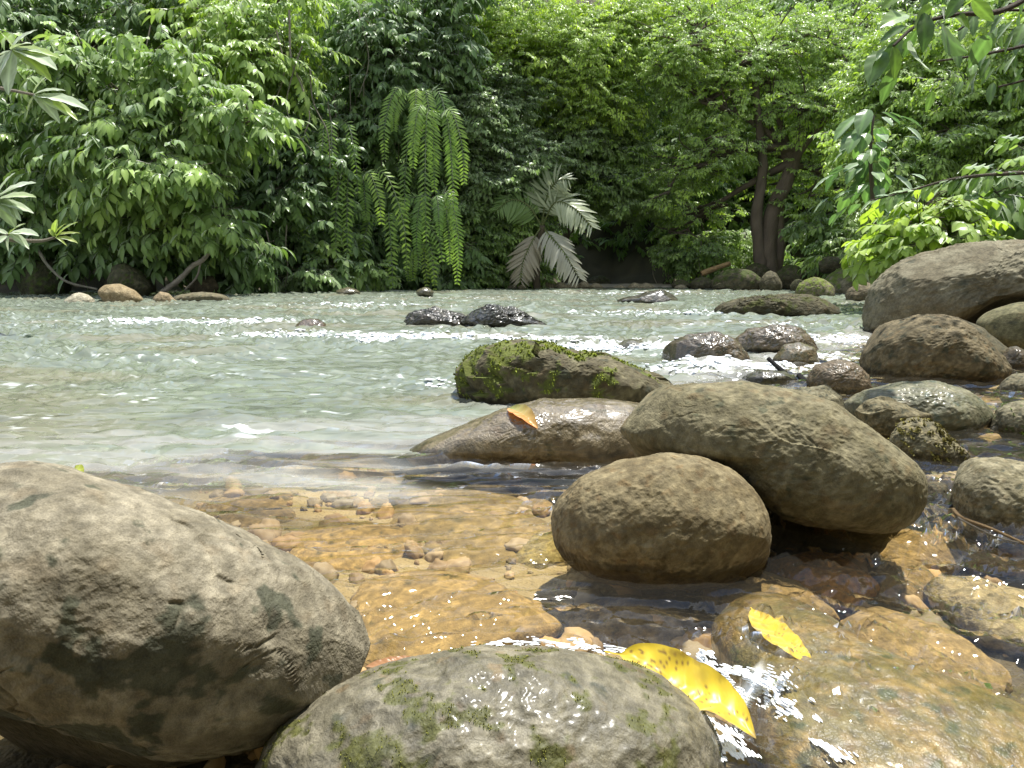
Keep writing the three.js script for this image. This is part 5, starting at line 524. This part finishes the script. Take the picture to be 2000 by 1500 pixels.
{ // the darker spray behind it in the corner
  const root = new THREE.Group(); root.position.set(2.535,1.484,-3.6); const r = rngOf(89);
  for (const pts of [[[2.535,1.484,-3.6],[2.207,1.393,-3.5],[1.933,1.325,-3.4],[1.784,1.305,-3.4]], [[2.601,1.557,-3.7],[2.255,1.569,-3.6],[2.019,1.517,-3.5],[1.915,1.455,-3.5]], [[2.542,1.42,-3.6],[2.264,1.266,-3.5],[2.113,1.224,-3.5]]]) {
    const C = new THREE.CatmullRomCurve3(pts.map(V)); part(root, 'branch', tube(pts.map((p) => V(p).sub(root.position)), 0.01, 0.004, 6, 18, 1, 0.1), bark);
    for (let k = 0; k < 34; k++) { const a = C.getPointAt(0.05 + 0.95 * r()).add(new THREE.Vector3(0.14 * (r() - 0.5), 0.2 * (r() - 0.5), 0.3 * (r() - 0.5))), b = a.clone().add(new THREE.Vector3(0.09 * (r() - 0.65), -0.03 - 0.07 * r(), 0.08 * (r() - 0.3))); hangLeaf(root, a.toArray(), b.toArray(), 0.42, bandOf([0.09, 0.18, 0.035], [0.14, 0.26, 0.035], Math.round(r() * 3) / 3), [0.4 * (r() - 0.5), 0.7, 0.6 * (r() - 0.3)]); }
  }
  top(root, 'overhanging_branch', 'spray of smaller dark leaves filling the top right corner', 'branch');
}
{ // dark big-leaved sapling and the slanting branch on the right bank
  const root = new THREE.Group(); root.position.set(4.203,0.578,-9); const r = rngOf(90), C = new THREE.CatmullRomCurve3([[4.203,0.578,-9],[4.122,1.155,-9],[4.008,1.707,-8.9],[4.013,2.119,-8.9]].map(V));
  part(root, 'trunk', tube(C.points.map((p) => p.clone().sub(root.position)), 0.035, 0.012, 7, 20, 1, 0.15), bark);
  for (let k = 0; k < 78; k++) { const t = 0.28 + 0.72 * r(), a = r() * 6.283, o = 0.1 + 0.42 * r() * (1.15 - t * 0.5), A = C.getPointAt(t).add(new THREE.Vector3(Math.cos(a) * o, 0.1 * (r() - 0.3), Math.sin(a) * o)), l = 0.2 + 0.15 * r(), B = A.clone().add(new THREE.Vector3(Math.cos(a) * l * 0.8, -l * (0.1 + 0.6 * r()), Math.sin(a) * l * 0.8)); hangLeaf(root, A.toArray(), B.toArray(), 0.5, bandOf([0.08, 0.17, 0.035], [0.13, 0.25, 0.04], Math.round(r() * 4) / 4), [0, 1, 0.2]); }
  top(root, 'big_leaved_sapling', 'dark big-leaved sapling left of the glowing yellow-green bush', 'sapling');
}
{
  const root = new THREE.Group(); root.position.set(4.88,1.285,-7); const r = rngOf(91), pts = [[4.88,1.285,-7],[4.402,1.275,-7.1],[4.003,1.241,-7.2],[3.689,1.151,-7.3],[3.362,1.067,-7.4]], C = new THREE.CatmullRomCurve3(pts.map(V));
  part(root, 'branch', tube(pts.map((p) => V(p).sub(root.position)), 0.022, 0.006, 6, 24, 1, 0.1), bark);
  for (let k = 0; k < 46; k++) { const A = C.getPointAt(0.02 + 0.97 * r()), s = r() - 0.5, B = A.clone().add(new THREE.Vector3(-0.09 + 0.08 * s, -0.05 - 0.1 * r() + 0.1 * (r() > 0.6), 0.22 * s)); hangLeaf(root, A.toArray(), B.toArray(), 0.55, bandOf([0.12, 0.23, 0.035], [0.22, 0.36, 0.04], Math.round(r() * 4) / 4), [0.2 * s, 1, 0.3]); }
  top(root, 'slanting_branch', 'slanting branch with hanging leaves crossing in front of the glowing bush', 'branch');
}
{ // pale rosettes at the left edge
  const ros = (label, at, stems, tips, w, c, seed) => { const root = new THREE.Group(); root.position.set(...at); const r = rngOf(seed); part(root, 'branch', tube(stems.map((p) => V(p).sub(root.position)), 0.018, 0.008, 6, 14, 1, 0.1), paleBark); for (const t of tips) { hangLeaf(root, [at[0] + 0.02 * (r() - 0.5), at[1] + 0.02 * (r() - 0.5), at[2] + 0.03 * (r() - 0.5)], t, w, bandOf(c, [0.26, 0.36, 0.05], r() > 0.75 ? 1 : r() * 0.3 > 0.2 ? 0.5 : 0), [0.1, 1, 0.5]); } return top(root, 'leaf_rosette', label, 'plant'); };
  const P = [0.4, 0.48, 0.3];
  ros('upper pale leaf rosette at the left edge', [-3.076,1.773,-5], [[-3.704,1.568,-5.2],[-3.363,1.639,-5.1],[-3.076,1.773,-5]], [[-2.771,1.705,-4.9],[-2.822,1.634,-4.95],[-2.952,1.922,-5],[-2.924,1.822,-4.9],[-3.087,1.872,-4.95],[-3.253,1.737,-5],[-3.169,1.593,-4.9],[-2.904,1.768,-4.95],[-2.801,1.782,-5],[-3.099,1.519,-4.9]], 0.4, P, 5);
  ros('middle pale leaf rosette at the left edge with a bare branch', [-3.077,1.549,-5.2], [[-3.835,1.709,-5.4],[-3.368,1.615,-5.3],[-3.077,1.549,-5.2]], [[-2.711,1.516,-5.1],[-2.793,1.447,-5.15],[-2.906,1.616,-5.2],[-2.883,1.406,-5.1],[-2.985,1.682,-5.15],[-3.188,1.425,-5.2]], 0.34, P, 6);
  ros('large pale rosette halfway down the left edge', [-3.01,0.834,-4.6], [[-3.627,0.734,-4.8],[-3.304,0.758,-4.7],[-3.01,0.834,-4.6]], [[-2.76,0.979,-4.5],[-2.775,0.899,-4.55],[-2.803,0.805,-4.6],[-2.85,0.711,-4.5],[-2.9,1.007,-4.55],[-3.093,0.956,-4.6],[-3.075,0.745,-4.5],[-2.843,0.749,-4.55]], 0.4, P, 7);
  ros('low pale rosette at the left edge just above the dark recess', [-3.015,0.644,-4.7], [[-3.642,0.611,-4.8],[-3.295,0.591,-4.75],[-3.015,0.644,-4.7]], [[-2.803,0.681,-4.6],[-2.876,0.588,-4.65],[-3.049,0.547,-4.7],[-3.087,0.575,-4.6],[-2.908,0.726,-4.65],[-3.126,0.698,-4.7]], 0.36, P, 8);
  ros('small yellowish rosette on a pale twig near the left edge', [-2.799,0.63,-4.8], [[-3.166,0.634,-4.75],[-2.982,0.61,-4.75],[-2.873,0.611,-4.8],[-2.799,0.63,-4.8]], [[-2.738,0.758,-4.7],[-2.66,0.747,-4.75],[-2.662,0.685,-4.8],[-2.623,0.632,-4.7],[-2.724,0.725,-4.75],[-2.727,0.593,-4.8],[-2.774,0.698,-4.7]], 0.22, [0.3, 0.36, 0.06], 9);
}
{ // small plants
  const star = (label, at, n, l, w, c, seed) => { const root = new THREE.Group(); root.position.set(...at); const r = rngOf(seed); part(root, 'stem', tube([[0, -0.4, -0.1], [0.02, -0.2, 0], [0, 0, 0]], 0.012, 0.008, 5, 6), stemMat); for (let k = 0; k < n; k++) { const a = r() * 6.28, e = 0.5 * r() - 0.1; hangLeaf(root, at, [at[0] + Math.cos(a) * l, at[1] + e * l, at[2] + Math.sin(a) * l * 0.6], w, bandOf(c, [0.28, 0.4, 0.05], Math.round(r() * 2) / 2), [0, 1, 0.4]); } top(root, 'star_plant', label, 'plant'); };
  star('pale star-shaped leaf rosette right of the fern curtain', [-0.105,2.139,-16.3], 14, 0.42, 0.22, [0.2, 0.3, 0.08], 21);
  star('small yellow-green leaf tuft near the water left of the palm', [-0.815,0.848,-16.6], 9, 0.3, 0.3, [0.24, 0.38, 0.04], 22);
}
// vines, roots, driftwood
rod('root', 'pale crooked root leaning from the left bank into the water', [[-5.406,0.074,-12],[-5.081,0.272,-11.9],[-4.888,0.465,-11.9],[-4.686,0.581,-11.9],[-4.619,0.776,-12],[-4.581,0.978,-12.2]], 0.045, 0.03, paleBark, 'root');
rod('root', 'thin pale root beside the crooked one', [[-5.055,0.105,-12],[-4.82,0.311,-11.9],[-4.753,0.504,-11.9],[-4.699,0.62,-11.9]], 0.018, 0.012, paleBark, 'root');
rod('root', 'long thin root curving along the dark recess at far left', [[-7.274,0.699,-12],[-7.019,0.465,-11.8],[-6.653,0.238,-11.6],[-6.15,0.127,-11.5]], 0.025, 0.015, vineMat, 'root');
[[[[-3.706,4.678,-13.6],[-3.698,3.868,-13.6],[-3.543,3.457,-13.6],[-3.433,2.959,-13.6],[-3.53,2.708,-13.6]],0.02],[[[-3.49,4.086,-13.5],[-3.681,3.599,-13.5],[-3.788,3.106,-13.5],[-3.634,2.691,-13.5],[-3.344,2.356,-13.5]],0.014],[[[-3.425,3.811,-13.7],[-3.387,3.229,-13.7],[-3.161,2.724,-13.7],[-3.138,2.128,-13.7]],0.016],[[[-3.934,4.356,-13.6],[-3.834,3.704,-13.6],[-4.077,3.126,-13.6],[-4.354,2.792,-13.6]],0.013],[[[-4.42,1.209,-12.8],[-4.186,0.88,-12.8],[-4.076,0.55,-12.8],[-4.259,0.258,-12.8]],0.012],[[[-3.845,1.158,-13.4],[-3.878,0.814,-13.4],[-3.861,0.38,-13.4],[-3.926,0.118,-13.4]],0.014],[[[-4.136,1.063,-13.2],[-4.07,0.638,-13.2],[-4.138,0.295,-13.2]],0.012],[[[-1.033,0.794,-16.6],[-0.895,0.472,-16.6],[-0.985,0.147,-16.6],[-1.15,0.017,-16.6]],0.016],[[[-0.276,0.472,-16.8],[-0.166,0.198,-16.8],[-0.277,0.034,-16.8]],0.014],[[[3.516,0.834,-18.5],[3.347,0.354,-18.5],[3.479,-0.009,-18.5]],0.018],[[[3.398,0.714,-18.5],[3.651,0.354,-18.5],[3.782,0.052,-18.5]],0.014],[[[-3.211,3.29,-14],[-3.14,2.774,-14],[-3.074,2.077,-14],[-3.137,1.547,-14]],0.014],[[[3.282,5.62,-18],[3.37,4.539,-18],[3.569,3.66,-18]],0.02],[[[-2.744,4.989,-14.6],[-2.585,4.119,-14.6],[-2.788,3.501,-14.6]],0.014],[[[4.211,1.035,-17.4],[4.17,0.586,-17.4],[4.265,0.189,-17.4]],0.014]].forEach(([pts, r], k) => rod('hanging_vine', ['thickest bare vine dropping from the top edge left of centre', 'bare vine looping below the thickest one', 'vine hanging right of the looping one', 'vine curving left out of the curtain of vines', 'thin red-brown root hanging near the pale crooked root', 'root dangling to the water above the low shrub', 'thin root left of the one above the low shrub', 'pale creeper bowing into the water left of the palm', 'short creeper touching water beside the palm', 'pale forked root right of the dark hollow, left strand', 'pale forked root right of the dark hollow, right strand', 'vine hanging beside the small dark fern', 'vine dropping from the top edge above the dark hollow', 'vine among dark leaves at the top centre-left', 'thin stem left of the forked trunk'][k], pts, r, r * 0.5, k % 3 === 0 ? paleBark : vineMat, 'vine'));
{ const r = rngOf(401), at = (x, y, d) => [(x - 1000) / 1504 * d, 0.45 + (522 - y) / 1504 * d, -d];
  for (let k = 0; k < 26; k++) { const x = 150 + 900 * r(), d = 12 + (x / 1000) * 4 + 0.6 * r(), y = 60 + 320 * r(), l = 50 + 130 * r(), dx = 60 * (r() - 0.5); rod('thin_vine', 'thin bare vine hanging among the leaves of the left bank', [at(x, y, d), at(x + dx * 0.6, y + l * 0.4, d - 0.1), at(x + dx, y + l, d)], 0.009 + 0.006 * r(), 0.005, k % 2 ? vineMat : paleBark, 'vine', 'thin vines hanging on the left bank'); } }
rod('driftwood', 'weathered branch slanting behind the palm fronds', [[0.113,1.475,-17.3],[0.447,1.798,-17.2],[0.719,2.222,-17.1],[0.827,2.651,-17.1]], 0.05, 0.025, blackWood, 'branch');
rod('driftwood', 'fallen brown log on the bank left of the forked trunk', [[4.043,0.31,-16.6],[4.312,0.418,-16.6],[4.663,0.526,-16.7]], 0.06, 0.05, reed, 'log');
{ // grass on the right bank
  const r = rngOf(55), G = new Geo(); for (let k = 0; k < 9; k++) { const a = r() * 6.28, l = 0.2 + 0.2 * r(), dx = Math.cos(a) * 0.12, dz = Math.sin(a) * 0.12; const p = G.v(dx * 0.2 - 0.006, 0, dz * 0.2, 0.8), q = G.v(dx * 0.2 + 0.006, 0, dz * 0.2, 0.8), m = G.v(dx * 0.6 + 0.005, l * 0.7, dz * 0.6, 1), n = G.v(dx * 0.6 - 0.005, l * 0.7, dz * 0.6, 1), t = G.v(dx * 1.5, l * 0.9, dz * 1.5, 1.1); G.q(p, q, m, n); G.i.push(n, m, t); }
  const g = G.build(), spots = []; for (let k = 0; k < 9000 && spots.length < 2600; k++) { const z = -7.5 - 10 * r(), x = 3.5 + 7 * r(), s = shoreDist(x, z); if (s > 0.25 && s < 2.6) spots.push([x, z]); }
  const im = new THREE.InstancedMesh(g, green, spots.length), M = new THREE.Matrix4(), q = new THREE.Quaternion(), c = new THREE.Color(); spots.forEach(([x, z], i) => { const s = 0.7 + 0.9 * r(); im.setMatrixAt(i, M.compose(new THREE.Vector3(x, groundY(x, z) - 0.02, z), q.setFromAxisAngle(new THREE.Vector3(0, 1, 0), r() * 6.3), new THREE.Vector3(s, s, s))); im.setColorAt(i, c.setRGB(...bandOf([0.1, 0.2, 0.03], [0.24, 0.36, 0.05], r()))); });
  im.name = 'grass'; tag(im, 'grass tufts growing on the right bank behind the mossy boulders', 'grass', null, 'stuff'); scene.add(im);
}
renderer.render(scene, camera);
